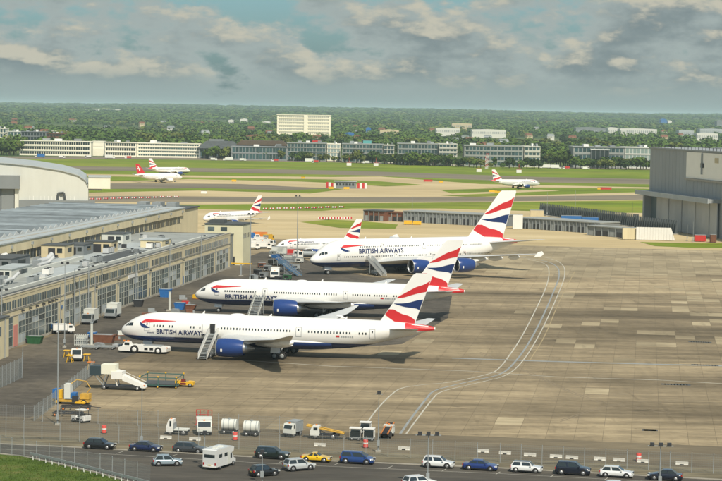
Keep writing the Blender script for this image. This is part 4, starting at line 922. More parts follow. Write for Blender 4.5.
far_block('white building at the far left edge above the trees', -6, 6, 143, 128.5, 3, 4, WL, GLASST, 20, 'white_block')
far_block('flat pale building behind the dark glazed one', 7, 24, 143, 131.6, 2, 5, WOFF, GLASST, 20, 'pale_block'); far_block('thin pale roofed building right of the brown low one', 52, 66, 142, 131.2, 2, 5, WL, GLASST, 20, 'pale_block', plant=False)
far_block('grey glazed office block with red roof sign, left of the office row', 287, 326, 161, 143.3, 4, 12, WOFD, GLASST, 30); far_block('pale glass end wing of the block with the red roof sign', 327, 340, 161, 144.2, 4, 4, WL, mat('pale_glass', (.28, .36, .36), .2), 30, 'glass_wing', band=.75)
far_block('second glazed office block from the left', 342, 383, 162.5, 144.3, 4, 12, WOFD, GLASST, 30); far_block('pale end of the second glazed office block', 383.5, 394, 163, 145.5, 4, 3, mat('office_end', (.50, .50, .44), .7, var=.08, vscale=.1), GLASST, 30, 'office_wing')
far_block('third glazed office block, in the middle of the row', 397.5, 438, 165, 144, 4, 12, WOFD, GLASST, 32); far_block('pale panelled end of the third office block', 438.5, 457, 165.6, 144.3, 5, 5, mat('office_end', (.50, .50, .44), .7, var=.08, vscale=.1), GLASST, 34, 'office_wing', band=.4)
far_block('fourth glazed office block with bright bands, widest of the row', 464, 523, 166.8, 146.2, 4, 16, WOFD, GLASST, 34, band=.55); far_block('white end wing of the widest office block', 524, 540, 167.3, 146.8, 4, 4, mat('office_end', (.50, .50, .44), .7, var=.08, vscale=.1), GLASST, 36, 'office_wing', band=.45)
far_block('pale grey office with dark glass portal near the grey hangar', 573, 624, 168, 147.4, 3, 12, WOFD, GLASST, 40, 'portal_office', band=.55); far_block('long pale glass office wing running behind the grey hangar', 624.5, 652, 168.4, 147.8, 3, 7, HGREY2, mat('pale_glass2', (.22, .29, .27), .2), 40, 'glass_wing', band=.7)
def portal():
    p = G(599, 168); r = thing('portal', 'dark glass entrance portal on the pale grey office', 'portal', p)
    bx('glass', r, -7.5, 8.5, -1.4, -.6, .5, 16, GLASS)
    for k in range(5): bx('fin', r, -7.5+k*4-.15, -7.5+k*4+.15, -1.8, -1.4, 0, 16.4, HGREY)
    bx('lintel', r, -8, 9, -2, -.6, 16, 17, WOFF)
    p = G(318, 160); r = thing('roof_sign', 'red sign board on the first office roof', 'sign', (p.x, p.y+6, HC-(143.3-109)*p.y/F+.6)); bx('board', r, -6, 2, 0, .5, .3, 2.6, RED); bx('frame', r, -6, 2, .5, .8, 0, .4, DARK)
    p = G(367, 161); r = thing('roof_box', 'turquoise box on the roof of the second office', 'plant unit', (p.x, p.y+8, HC-(144.3-110)*p.y/F+.6)); bx('box', r, -4, 4, 0, 6, 0, 3.2, mat('turquoise', (.10, .38, .38), .5)); bx('cap', r, -4.2, 4.2, -.2, 6.2, 3.2, 3.5, GALV)
portal()
def pavilion():
    p = G(219, 158.5); s = p.y/F; r = thing('pavilion', 'dark hip-roofed pavilion left of the office row', 'pavilion', p)
    wd = 44*s; bx('wall', r, -wd*.45, wd*.45, 0, 20, 0, 9.5, HGREY)
    b = MB(); z = 9.5
    b.add([(-wd/2, -3, z), (wd/2, -3, z), (wd/2, 24, z), (-wd/2, 24, z), (-wd*.3, 6, z+7), (wd*.3, 6, z+7), (wd*.3, 14, z+7), (-wd*.3, 14, z+7)], [(3, 2, 1, 0), (4, 5, 6, 7), (0, 1, 5, 4), (1, 2, 6, 5), (2, 3, 7, 6), (3, 0, 4, 7)], FELTD); b.build('roof', r)
    bx('roof_lantern', r, -wd*.25, wd*.1, 7, 13, z+7, z+8.6, HGREY)
    for k in range(9): bx('column', r, -wd*.45+k*wd*.112-.3, -wd*.45+k*wd*.112+.3, -2, -1.4, 0, 9.5, GALV)
    for k in range(8): bx('window', r, -wd*.42+k*wd*.105, -wd*.42+k*wd*.105+wd*.07, -.12, .1, 2, 7.5, GLASST)
    far_block('long brown-roofed terminal hall between pavilion and office row', 231, 287, 160.3, 147.0, 2, 16, mat('hall_grey', (.22, .24, .25), .7), GLASST, 26, 'hall', band=.7)
    p = G(260, 160); r = thing('hall_roof', 'brown pitched roof hall rising behind the colonnaded hall', 'building', (p.x, p.y+30, 0)); wd = 50*s
    bx('wall', r, -wd/2, wd/2, 0, 18, 0, 13, CONC); b = MB(); b.prism([(-wd/2-1, 13), (wd/2+1, 13), (wd/2-4, 17.5), (-wd/2+4, 17.5)], -1, 19, mat('brown_roof', (.11, .08, .055), .9, var=.2, vscale=.1)); b.build('roof', r)
pavilion()
def hotel():
    r, wd, H_ = far_block('big cream slab hotel standing above the woods', 277.5, 331, 0, 115.6, 8, 26, WHOT, mat('hotel_window', (.42, .42, .36), .3), 18, 'hotel', plant=False, D=3000, band=.45, split=(.03, .97))
    r.location.x = (304-361-2)/F*3000
    bx('stair_tower', r, wd*.0, wd*.07, -1.2, .2, 0, H_+1.5, WHOT); bx('roof_band', r, -wd/2-.6, wd/2+.6, -1, 18.6, H_+.61, H_+1.5, WHOT)
hotel()
def far_shed(x0, x1, yt, D, h, m, label, zb=None, name='distant_shed'):
    xm = (x0+x1)/2; ztop = HC-(yt-hor(xm))*D/F; wd = (x1-x0)*D/F; d = ray(xm, yt); zb = max(0, ztop-h)
    r = thing(name, label, 'building', (d.x/d.y*D, D, zb)); H_ = ztop-zb
    b = MB(); b.prism([(-wd/2, -6), (wd/2, -6), (wd/2, H_*.88), (0, H_), (-wd/2, H_*.88)], 0, 40, m); b.build('wall', r)
    n = max(3, int((x1-x0)/2)); 
    for k in range(n): bx('bay', r, -wd/2+wd*(k+.25)/n, -wd/2+wd*(k+.7)/n, -.3, .1, H_*.15, H_*.55, GALV)
WF = mat('far_white', (.62, .62, .57), .7)
FS = [(85, 120, 108.6, 8500, 17, WF, 'long white warehouse near the skyline, left of the hotel'), (40, 48, 108.6, 9000, 16, WF, 'small white warehouse near the skyline at the far left'),
 (436, 460, 127.6, 3600, 9, WF, 'white shed roof in the woods behind the middle office block'), (472, 506, 129.2, 3500, 9, WF, 'long white shed in the woods behind the widest office block'), (380, 399, 129.4, 3400, 10, TAN, 'tan shed in the woods behind the second office block'),
 (452, 472, 123.0, 4500, 10, TAN, 'tan low blocks above the white shed roof'), (608, 619, 127.2, 4200, 12, WF, 'short white shed in the woods, left of the longer one'), (620, 657, 128.3, 4100, 10, WF, 'long white shed in the woods left of the grey hangar'),
 (576, 606, 127.0, 4300, 12, HGREY, 'long dark shed in the woods on the right'), (679, 694, 129.8, 4000, 10, PALER, 'pale shed above the grey hangar roof'), (697, 718, 132.6, 3700, 11, WF, 'white shed above the grey hangar roof, right'), (700, 730, 128.6, 4300, 10, PALER, 'long pale shed at the right edge'),
 (661, 667, 118.6, 7000, 30, BLU, 'small blue-grey tower block on the skyline at the right'), (668, 672, 120.2, 7000, 24, WF, 'white tower block next to the blue-grey one on the skyline'), (717, 726, 120, 6000, 34, HGREY, 'dark tower block on the right edge skyline'), (546, 549, 121, 6500, 16, RTILE, 'small red block on the horizon, right of centre'),
 (240, 247, 118.5, 5200, 14, WF, 'white house block left of the hotel, nearest of three'), (228, 233, 119.5, 5000, 12, WF, 'white house block left of the hotel, middle of three'), (262, 270, 121, 4800, 12, WF, 'white low block just left of the hotel'), (366, 371, 127, 3600, 16, BLU, 'small blue water tank block among the trees'), (345, 354, 132.2, 3000, 10, BLU, 'blue roofed shed right of the hotel'), (310, 321, 134.6, 2700, 10, RTILE, 'red tiled roof between hotel and offices'), (246, 262, 134.5, 2600, 10, RTILE, 'brown tiled roof left of the hotel front')]
for a in FS: far_shed(*a)

# ---------------------------------------------------------------- trees
LEAF = [mat('foliage_%d' % i, c, .85, var=.35, vscale=.35, spec=.2, rnd=.25) for i, c in enumerate([(.050, .092, .015), (.074, .124, .019), (.036, .066, .018), (.105, .128, .026)])]
BARK = mat('bark', (.07, .055, .04), .95)
def crown_mesh(seed, rx, rz, n, lm, size):
    rr = random.Random(seed); b = MB(); lobes = [(rr.uniform(-.5, .5)*rx, rr.uniform(-.5, .5)*rx, rz*rr.uniform(-.45, .6), rr.uniform(.4, .62)) for _ in range(8)]
    vs = []; fs = []
    for k in range(n):
        lx, ly, lz, lr = rr.choice(lobes); d = Vector((rr.gauss(0, 1), rr.gauss(0, 1), rr.gauss(0, 1))).normalized()*(rr.random()**.35)
        c = Vector((lx+d.x*lr*rx, ly+d.y*lr*rx, lz+d.z*lr*rz)); nrm = (d+Vector((rr.uniform(-.6, .6), rr.uniform(-.6, .6), rr.uniform(-.2, .9)))).normalized()
        t = nrm.orthogonal().normalized(); t = Matrix.Rotation(rr.uniform(0, 6.28), 3, nrm) @ t; w_ = nrm.cross(t); s_ = size*rr.uniform(.6, 1.3); i = len(vs)
        vs += [c+t*s_, c+w_*s_*.8, c-t*s_*.9, c-w_*s_*.7]; fs.append((i, i+1, i+2, i+3))
    b.add(vs, fs, lm); return b.mesh('crown')
TREEP = []
for i in range(8):
    rx = [4.2, 5.0, 3.6, 4.6, 3.0, 5.4, 4.0, 4.4][i]; hz = [5.0, 4.6, 5.6, 4.2, 6.0, 5.2, 4.4, 5.0][i]
    cm = crown_mesh(100+i, rx, hz*.62, 260, LEAF[i % 4], .95); tb = MB()
    tb.bar((0, 0, -.2), (0.1, 0, hz*.9), .34, BARK, 6)
    for k in range(4): a = k*1.6+i; tb.bar((0, 0, hz*(.35+.1*k)), (cos(a)*rx*.5, sin(a)*rx*.5, hz*(.75+.12*k)), .13, BARK, 4)
    TREEP.append((cm, tb.mesh('trunk'), hz))
def tree(x, y, h, label, group, kind=None):
    cm, tm, hz = TREEP[random.randrange(8) if kind is None else kind]; s_ = h/(hz*1.62)
    r = thing('tree', label, 'tree', (x, y, 0), random.uniform(0, 6.28), group)
    for n_, me, z in (('crown', cm, hz), ('trunk', tm, 0)):
        o = obj(n_, me, r, (0, 0, z*s_)); o.scale = (s_*random.uniform(.9, 1.15), s_*random.uniform(.9, 1.15), s_)
def tree_row(x0, x1, yb0, yb1, n, h0, h1, label, group):
    for k in range(n):
        x = x0+(x1-x0)*(k+random.uniform(.1, .9))/n; y = yb0+(yb1-yb0)*(x-x0)/(x1-x0)+random.uniform(-.5, .3)
        p = G(x, y); tree(p.x, p.y, random.uniform(h0, h1), label, group)
tree_row(396, 462, 164.8, 166.6, 24, 6, 12, 'young green tree in front of the middle office block', 'trees before the middle office block')
tree_row(462, 542, 167.2, 168.8, 18, 4, 10, 'low green tree in front of the widest office block', 'trees before the widest office block')
tree_row(538, 576, 164.5, 167.5, 16, 9, 15, 'full dark tree between the widest office and the portal office', 'trees between two offices')
tree_row(574, 652, 168.6, 170, 22, 7, 13, 'dark roadside tree in front of the portal office', 'trees before the portal office')
tree_row(342, 396, 162.2, 164.6, 17, 6, 12, 'green tree at the foot of the second office block', 'trees before the second office block')
tree_row(288, 342, 160.6, 162, 13, 5, 10, 'small tree at the foot of the first office block', 'trees before the first office block')
tree_row(203, 290, 158.6, 160.8, 24, 6, 12, 'green tree in front of the pavilion and the colonnaded hall', 'trees before the pavilion')
tree_row(137, 153, 156.6, 157, 6, 9, 12, 'dark round tree before the long white block', 'dark trees before the long white block')
tree_row(156, 200, 157, 158, 11, 4, 7, 'small tree of the row before the right wing of the long white block', 'small trees before the white block wing')
tree_row(-8, 18, 154.5, 155.5, 10, 10, 16, 'big green tree at the far left edge', 'trees at the left edge')
def back_trees():
    for k in range(140):
        x = random.uniform(-10, 735); y = random.uniform(146, 156)+(x/722)*11-3
        p = G(x, y); c = proj((p.x, p.y, 0))
        tree(p.x, p.y+random.uniform(60, 500), random.uniform(11, 18), 'tree of the wood standing behind the far buildings', 'trees behind the far buildings')
back_trees()
def forest():
    """The wooded plain beyond: one mass of leafy clumps, bigger towards the horizon where single trees merge."""
    n = 21000; q = 26
    D = np.exp(RNG.uniform(math.log(2150), math.log(17500), n)); az = RNG.uniform(-.215, .215, n)
    clump = np.sin(az*42+D/410)+np.sin(az*19-D/700+1)+np.sin(D/330+az*7)*.9+RNG.uniform(-1.5, 1.5, n)
    keep = clump > -.35; D = D[keep]; az = az[keep]; n = len(D)
    X = np.tan(az)*D; Z = np.array([hill(d, a) for d, a in zip(D, az)])
    h = RNG.uniform(9, 16, n)*(1+np.clip((D-4000)/20000, 0, .5)); rx = h*.42*np.clip(D/3000, 1, 5)
    d = RNG.normal(size=(n, q, 3)); d /= np.linalg.norm(d, axis=2, keepdims=True); rad = RNG.random((n, q, 1))**.3; c = d*rad
    ctr = np.stack([X[:, None]+c[:, :, 0]*rx[:, None], D[:, None]+c[:, :, 1]*rx[:, None], Z[:, None]+h[:, None]*.55+c[:, :, 2]*h[:, None]*.42], 2)
    t = RNG.normal(size=(n, q, 3)); nr = d+RNG.normal(scale=.10, size=(n, q, 3)); nr[..., 2] += .30; nr /= np.linalg.norm(nr, axis=2, keepdims=True)
    t -= (t*nr).sum(2, keepdims=True)*nr; t /= np.linalg.norm(t, axis=2, keepdims=True); b = np.cross(nr, t); s = (rx*.38)[:, None, None]*RNG.uniform(.7, 1.2, (n, q, 1)); sz = np.minimum(s, 3.2+0*s)
    def lim(v, k):          # keep clumps flat-ish: wide across, not towering
        o = v*s*k; o[..., 2] = (v*sz*k)[..., 2]; return o
    V4 = np.stack([ctr+lim(t, 1), ctr+lim(b, .8), ctr-lim(t, .9), ctr-lim(b, .8)], 2).reshape(-1, 3)
    me = bpy.data.meshes.new('forest'); m = len(V4)//4
    me.vertices.add(m*4); me.vertices.foreach_set('co', V4.astype(np.float32).ravel()); me.loops.add(m*4); me.loops.foreach_set('vertex_index', np.arange(m*4, dtype=np.int32))
    me.polygons.add(m); me.polygons.foreach_set('loop_start', np.arange(0, m*4, 4, dtype=np.int32))
    for l in LEAF: me.materials.append(l)
    kind = (np.clip((np.sin(az*40+D/700)+RNG.normal(scale=.8, size=n))*1.0+1.5, 0, 3)).astype(np.int32)
    me.polygons.foreach_set('material_index', np.repeat(kind, q)); me.update(calc_edges=True)
    o = stuff(obj('forest', me)); tag(o, 'wooded plain of countless green trees reaching to the horizon', 'forest')
forest()
def houses():
    protos = []
    for wm, rm in ((WF, RTILE), (TAN, RTILE), (WF, GALV), (mat('brick', (.22, .09, .06), .9), RTILE)):
        a = MB(); a.box(-6, 6, 0, 8, -2, 6, wm); c = MB(); c.prism([(-6.5, 6), (6.5, 6), (5.2, 9.4), (-5.2, 9.4)], 1.2, 6.8, rm); c.add([(-6.6, -.5, 5.9), (6.6, -.5, 5.9), (6.6, 8.5, 5.9), (-6.6, 8.5, 5.9), (-5.2, 4, 9.6), (5.2, 4, 9.6)], [(0, 1, 5, 4), (1, 2, 5), (2, 3, 4, 5), (3, 0, 4), (3, 2, 1, 0)], rm)
        g = MB()
        for k in range(4): g.box(-5.2+k*2.8, -4.0+k*2.8, -.15, .1, 3.4, 4.8, GLASS)
        m1 = a.mesh('wall'); a.fix(m1); m2 = c.mesh('roof'); m3 = g.mesh('window_row'); g.fix(m3); protos.append((m1, m2, m3))
    for k in range(46):
        D = random.uniform(2300, 5200); az = random.uniform(-.18, .18); i = random.randrange(4)
        r = thing('house', 'small %s half hidden in the woods' % ['white house with tiled roof', 'tan house with tiled roof', 'white house with grey roof', 'brick house with tiled roof'][i], 'house', (math.tan(az)*D, D, hill(D, az)+random.uniform(2, 6)), random.uniform(-.6, .6), ['white houses with tiled roofs in the woods', 'tan houses in the woods', 'grey-roofed houses in the woods', 'brick houses in the woods'][i])
        for n_, me in zip(('wall', 'roof', 'window_row'), protos[i]): obj(n_, me, r)
houses()

# ================================================================ VEHICLES
CARP = dict(  # rear base, rear roof, front roof, front base (fractions of length), belt and bonnet heights
  hatch=(.03, .15, .54, .73, .60, .60), suv=(.02, .09, .56, .74, .60, .62), saloon=(.15, .30, .55, .73, .64, .60), sports=(.20, .36, .50, .66, .66, .60), mpv=(.015, .07, .60, .82, .58, .56), estate=(.02, .12, .56, .73, .62, .60), mini=(.02, .10, .60, .72, .60, .62))
def car_paint(name, c): return mat('paint_'+name, c, .25, coat=.8, metal=.15, var=.04, vscale=2)
_CAR = {}
def car_meshes(kind, L, W, H, pm, roofm):
    key = (kind, L, W, H, pm.name, roofm.name)
    if key in _CAR: return _CAR[key]
    rb, rr, fr, fb, belt, bon = CARP[kind]; zb = .22; out = {}
    X = lambda f: -L/2+L*f
    ztop = lambda f: H*(belt if f < fb-.02 else belt+(bon-.14-belt)*max(0, (f-fb)/(1-fb))**1.1) if f > rb-.01 or kind not in ('saloon', 'sports') else H*(belt-.04)
    b = MB(); rings = []
    for f in (0, .015, .05, .12, .2, .35, .5, .65, fb, .82, .9, .96, .988, 1):
        e = min(1, .80+min(f, 1-f)*4.2) if min(f, 1-f) < .05 else 1; w_ = W/2*e; zt = ztop(f); z0 = zb+(.12 if f in (0, 1) else 0)
        if f in (0, 1): zt -= .10
        rings.append([(X(f), y*w_, z) for y, z in ((-.86, z0), (-.98, z0+.12), (-1, z0+.34), (-.97, zt-.12), (-.86, zt), (-.4, zt+.02), (.4, zt+.02), (.86, zt), (.97, zt-.12), (1, z0+.34), (.98, z0+.12), (.86, z0))])
    b.loft(rings, pm); m = b.mesh('body', True); b.fix(m); m.set_sharp_from_angle(angle=radians(35)); out['body'] = m
    wb, wt = W*.435, W*.345; zb_ = H*belt-.03; zr = H-.05
    c = [(X(rb), -wb, zb_), (X(fb), -wb, zb_), (X(fb), wb, zb_), (X(rb), wb, zb_), (X(rr), -wt, zr), (X(fr), -wt, zr), (X(fr), wt, zr), (X(rr), wt, zr)]
    b = MB(); b.add(c, [(0, 1, 5, 4), (1, 2, 6, 5), (2, 3, 7, 6), (3, 0, 4, 7), (4, 5, 6, 7)], pm); m = b.mesh('cabin'); b.fix(m); out['cabin'] = m
    b = MB(); xm = (X(rr)+X(fr))/2; b.loft([[(X(rr)-.02, y*.94, zr-.005+.015*(abs(y) < wt*.8)) for y in (-wt, -wt*.6, wt*.6, wt)], [(xm, y*1.0, zr+.01+.045*(abs(y) < wt*.8)) for y in (-wt, -wt*.6, wt*.6, wt)], [(X(fr)+.02, y*.94, zr-.005+.015*(abs(y) < wt*.8)) for y in (-wt, -wt*.6, wt*.6, wt)]], roofm, cap=False, closed=False); out['roof'] = b.mesh('roof', True)
    def glass(name, q, ins, off, cuts=None):
        q = [Vector(p) for p in q]; n = (q[1]-q[0]).cross(q[3]-q[0]).normalized(); g = MB(); segs = cuts or [(0, 1)]
        for a0, a1 in segs:
            a0_, a1_ = a0+ins, a1-ins
            P = lambda u_, v_: (q[0]*(1-u_)+q[1]*u_)*(1-v_)+(q[3]*(1-u_)+q[2]*u_)*v_+n*off
            g.add([P(a0_, .12), P(a1_, .12), P(a1_, .90), P(a0_, .90)], [(0, 1, 2, 3)], GLASS)
        out[name] = g.mesh(name)
    glass('side_window', [c[0], c[1], c[5], c[4]], .03, .012, [(.02, .47), (.49, .98)]); out['side_window_a'] = out.pop('side_window')
    glass('side_window', [c[2], c[3], c[7], c[6]], .03, .012, [(.02, .51), (.53, .98)]); out['side_window_b'] = out.pop('side_window')
    glass('windscreen', [c[1], c[2], c[6], c[5]], .05, .012); glass('rear_window', [c[3], c[0], c[4], c[7]], .07, .012)
    _CAR[key] = out; return out
def car(label, px, py, kind, L, W, H, paint, heading=None, roofm=None, flip=False):
    p = G(px, py, 0.016); hd = RA if heading is None else heading
    if flip: hd += pi
    r = thing('parked_car' if heading is None else 'car', label, 'car', p, hd); ms = car_meshes(kind, L, W, H, paint, roofm or paint)
    for k, me in ms.items(): obj({'side_window_a': 'side_window', 'side_window_b': 'side_window'}.get(k, k), me, r)
    R_ = .33 if H < 1.55 else .37
    for fx in (.185, .80):
        x = -L/2+L*fx
        for sy in (-1, 1):
            cyl('wheel_arch', r, (x, sy*(W/2-.12), R_), (x, sy*(W/2+.008), R_), R_+.075, BLK, 16); wheel(r, x, sy*(W/2-.09), R_, .22, STEEL)
    for sy in (-1, 1):
        bx('headlight', r, L/2-.30, L/2-.02, sy*W*.40-.16, sy*W*.40+.16, H*.40, H*.40+.15, LAMPG); bx('tail_light', r, -L/2+.005, -L/2+.14, sy*W*.41-.11, sy*W*.41+.11, H*.44, H*.44+.24, TAIL)
        bx('mirror', r, L*(CARP[kind][3]-.5)-.42, L*(CARP[kind][3]-.5)-.24, sy*(W/2+.02)-.10, sy*(W/2+.02)+.10, H*.60, H*.60+.14, paint)
    bx('number_plate', r, -L/2-.012, -L/2+.04, -.26, .26, .62, .74, PLATE); bx('number_plate', r, L/2-.04, L/2+.012, -.26, .26, .42, .54, WHITE)
    bx('bumper', r, -L/2-.008, -L/2+.2, -W*.42, W*.42, .28, .42, BLK); bx('grille', r, L/2-.12, L/2+.008, -W*.26, W*.26, .56*H*.75, .56*H*.75+.14, BLK); bx('sill', r, -L*.2, L*.2, -W/2-.004, W/2+.004, .2, .30, BLK)
    return r
K = car_paint
cBLK, cNAV, cGRY, cSIL, cDGR, cYEL, cBLU, cWHT, cBL2, cNV2 = K('black', (.012, .014, .016)), K('navy', (.012, .022, .075)), K('charcoal', (.045, .05, .055)), K('silver_blue', (.26, .33, .38)), K('dark_green', (.012, .022, .020)), K('yellow', (.80, .50, .01)), K('blue', (.015, .05, .19)), K('white', (.72, .74, .74)), K('royal_blue', (.012, .035, .17)), K('ink', (.010, .014, .028))
cSLV = K('silver', (.45, .48, .49))
car('black hatchback, leftmost parked car', 100, 448.4, 'hatch', 4.4, 1.82, 1.5, cBLK)
car('dark navy saloon parked second from the left', 146, 450.8, 'saloon', 4.5, 1.82, 1.42, cNAV)
car('charcoal estate parked left of the white motorhome', 190, 452.4, 'estate', 4.65, 1.84, 1.5, cGRY)
car('silver-blue hatchback driving away on the road', 167.5, 465.2, 'hatch', 4.0, 1.78, 1.48, cSIL, RA+radians(22))
car('dark green off-roader parked right of the motorhome', 272.5, 458.2, 'suv', 4.75, 1.9, 1.66, cDGR)
car('small black car on the road seen from behind', 264, 475.5, 'hatch', 3.9, 1.75, 1.5, cBLK, RA+radians(42))
car('silver off-roader on the road seen from behind', 299, 469.8, 'suv', 4.2, 1.82, 1.64, cSLV, RA+radians(42))
car('bright yellow sports car parked in the row', 316.5, 461.2, 'sports', 4.1, 1.78, 1.26, cYEL)
car('tall blue people carrier parked beside the yellow sports car', 357.5, 463.2, 'mpv', 4.7, 1.85, 1.68, cBLU)
car('white off-roader parked behind the triple floodlight mast', 438.5, 467.2, 'suv', 4.3, 1.82, 1.58, cWHT)
car('white car at the bottom edge seen from behind', 419, 487, 'suv', 4.3, 1.82, 1.6, cWHT, RA+radians(42))
car('royal blue saloon parked right of the white off-roader', 480.5, 469.6, 'saloon', 4.75, 1.84, 1.42, cBL2)
car('white small hatchback with black roof', 526.5, 471.8, 'mini', 4.3, 1.82, 1.5, cWHT, roofm=cBLK)
car('ink blue off-roader parked between two white cars', 573, 474.2, 'suv', 4.7, 1.92, 1.78, cNV2)
car('white hatchback parked between two dark cars at the right', 616.5, 476.8, 'hatch', 4.5, 1.82, 1.5, cWHT)
car('ink blue saloon facing left beside the right mast', 665, 479.6, 'saloon', 4.55, 1.82, 1.44, cNV2, flip=True)
car('white car cut off by the bottom edge at the right', 619, 492, 'hatch', 4.3, 1.8, 1.5, cWHT, RA+radians(20))
def motorhome():
    p = G(219.5, 467, .016); r = thing('motorhome', 'white motorhome driving away in the middle of the road', 'motorhome', p, RA+radians(76)); r.scale = (.88, .94, .94)
    b = MB(); b.prism([(-3.0, .45), (1.2, .45), (1.2, 1.9), (2.2, 2.2), (2.35, 2.75), (1.7, 2.95), (-2.8, 2.95), (-3.0, 2.8)], -1.12, 1.12, cWHT); b.build('body', r)
    b = MB(); b.prism([(1.2, .45), (3.1, .45), (3.1, 1.0), (2.5, 1.15), (1.95, 1.95), (1.2, 1.95)], -.98, .98, cWHT); b.build('cab', r)
    b = MB(); b.add([(2.47, -.85, 1.2), (2.47, .85, 1.2), (2.0, .85, 1.88), (2.0, -.85, 1.88)], [(0, 1, 2, 3)], GLASS); b.build('windscreen', r)
    for sy in (-1, 1): bx('side_window', r, 1.35, 1.95, sy*.985-.01, sy*.985+.01, 1.2, 1.8, GLASS)
    bx('rear_window', r, -3.03, -2.97, -.85, .85, 1.75, 2.2, GLASS)
    for x in (-2.2, -.6): 
        for sy in (-1, 1): bx('side_window', r, x, x+.9, sy*1.125-.012, sy*1.125+.012, 1.7, 2.2, GLASS)
    bx('door', r, -.1+.5, 1.05, -1.14, -1.11, .5, 2.3, HGREY2)
    for x in (-1.6, -.1): bx('roof_vent', r, x, x+.6, -.3, .3, 2.95, 3.08, WOFF)
    bx('awning', r, -2.6, .9, 1.12, 1.25, 2.65, 2.85, GALV); bx('rear_bumper', r, -3.08, -2.95, -1.05, 1.05, .4, .62, WHITE); bx('number_plate', r, -3.10, -3.07, -.26, .26, .65, .77, PLATE)
    for sy in (-1, 1):
        bx('tail_light', r, -3.05, -2.98, sy*.95-.1, sy*.95+.1, .7, 1.05, TAIL)
        for x in (-1.7, 2.3): wheel(r, x, sy*.95, .36, .24)
motorhome()

# ---------------------------------------------------------------- apron equipment
def truck(label, px, py, heading, L=6, W=2.3, kind='box', cabm=WHITE, bodym=WHITE, h=3.0, name='service_truck', cat='truck', cabh=2.3):
    p = G(px, py, 0.008); r = thing(name, label, cat, p, heading); cl = min(1.9, L*.32)
    bx('chassis', r, -L/2, L/2-.1, -W*.36, W*.36, .45, .72, DARK)
    b = MB(); b.prism([(L/2-cl, .5), (L/2, .5), (L/2, 1.25), (L/2-.35, cabh), (L/2-cl, cabh)], -W/2, W/2, cabm); b.build('cab', r)
    b = MB(); b.add([(L/2+.012, -W*.42, 1.3), (L/2+.012, W*.42, 1.3), (L/2-.30, W*.42, cabh-.12), (L/2-.30, -W*.42, cabh-.12)], [(0, 1, 2, 3)], GLASS); b.build('windscreen', r)
    for sy in (-1, 1): bx('side_window', r, L/2-cl+.25, L/2-.5, sy*W/2-.015, sy*W/2+.015, 1.3, cabh-.2, GLASS)
    for x in (-L*.30, L/2-cl*.55):
        for sy in (-1, 1): wheel(r, x, sy*(W/2-.16), .42, .28)
    bx('beacon', r, L/2-cl*.7, L/2-cl*.7+.25, -.12, .12, cabh, cabh+.18, ORG); bx('bumper', r, L/2-.02, L/2+.12, -W*.48, W*.48, .4, .62, DARK)
    x1 = L/2-cl-.08
    if kind == 'box':
        bx('cargo_box', r, -L/2, x1, -W/2, W/2, .75, h, bodym); bx('roof_cap', r, -L/2-.03, x1+.03, -W/2-.03, W/2+.03, h, h+.08, bodym); bx('rear_door', r, -L/2-.04, -L/2+.01, -W*.44, W*.44, .85, h-.12, GALV)
        for sy in (-1, 1): bx('side_rail', r, -L/2, x1, sy*W/2-.03, sy*W/2+.03, .72, .86, GALV)
    elif kind == 'tank':
        cyl('tank', r, (-L/2+.1, 0, 1.55), (x1, 0, 1.55), .85, bodym, 14); bx('walkway', r, -L/2+.3, x1-.2, -.25, .25, 2.36, 2.45, GALV); bx('hose_locker', r, -L/2+.3, -L/2+1.2, -W/2, W/2, .5, 1.0, bodym)
    elif kind == 'flat':
        bx('deck', r, -L/2, x1, -W/2, W/2, .75, .9, bodym); bx('headboard', r, x1-.08, x1, -W/2, W/2, .9, 1.8, GALV)
    elif kind == 'lift':
        bx('deck', r, -L/2, x1, -W/2, W/2, .75, .9, DARK)
        for sy in (-1, 1): cyl('scissor_arm', r, (-L/2+.4, sy*.8, .95), (x1-.4, sy*.8, h-.9), .09, GALV, 6); cyl('scissor_arm', r, (x1-.4, sy*.8, .95), (-L/2+.4, sy*.8, h-.9), .09, GALV, 6)
        bx('lift_body', r, -L/2, x1+1.0, -W/2, W/2, h-.85, h+1.3, bodym); bx('rail', r, -L/2, x1+1.0, -W/2-.02, W/2+.02, h+1.3, h+1.38, GALV)
    elif kind == 'belt':
        for sy in (-1, 1): cyl('boom_rail', r, (-L/2-.8, sy*.5, .9), (L/2+.6, sy*.5, h), .12, bodym, 6)
        b = MB(); b.add([(-L/2-.8, -.45, .9), (L/2+.6, -.45, h), (L/2+.6, .45, h), (-L/2-.8, .45, .9)], [(0, 1, 2, 3)], BLK); b.build('belt', r)
        cyl('ram', r, (0, 0, .8), (L*.25, 0, h*.7), .08, STEEL, 6)
    return r
def cone(label, px, py):
    p = G(px, py, .012); r = thing('barrel', label, 'barrel', p); cyl('drum', r, (0, 0, .06), (0, 0, 1.1), .36, mat('safety_red', (.75, .08, .06), .6), 12); cyl('collar', r, (0, 0, .55), (0, 0, .75), .37, WHITE, 12); cyl('base', r, (0, 0, 0), (0, 0, .08), .45, BLK, 12)
PAR = -A   # heading along the stand cross direction
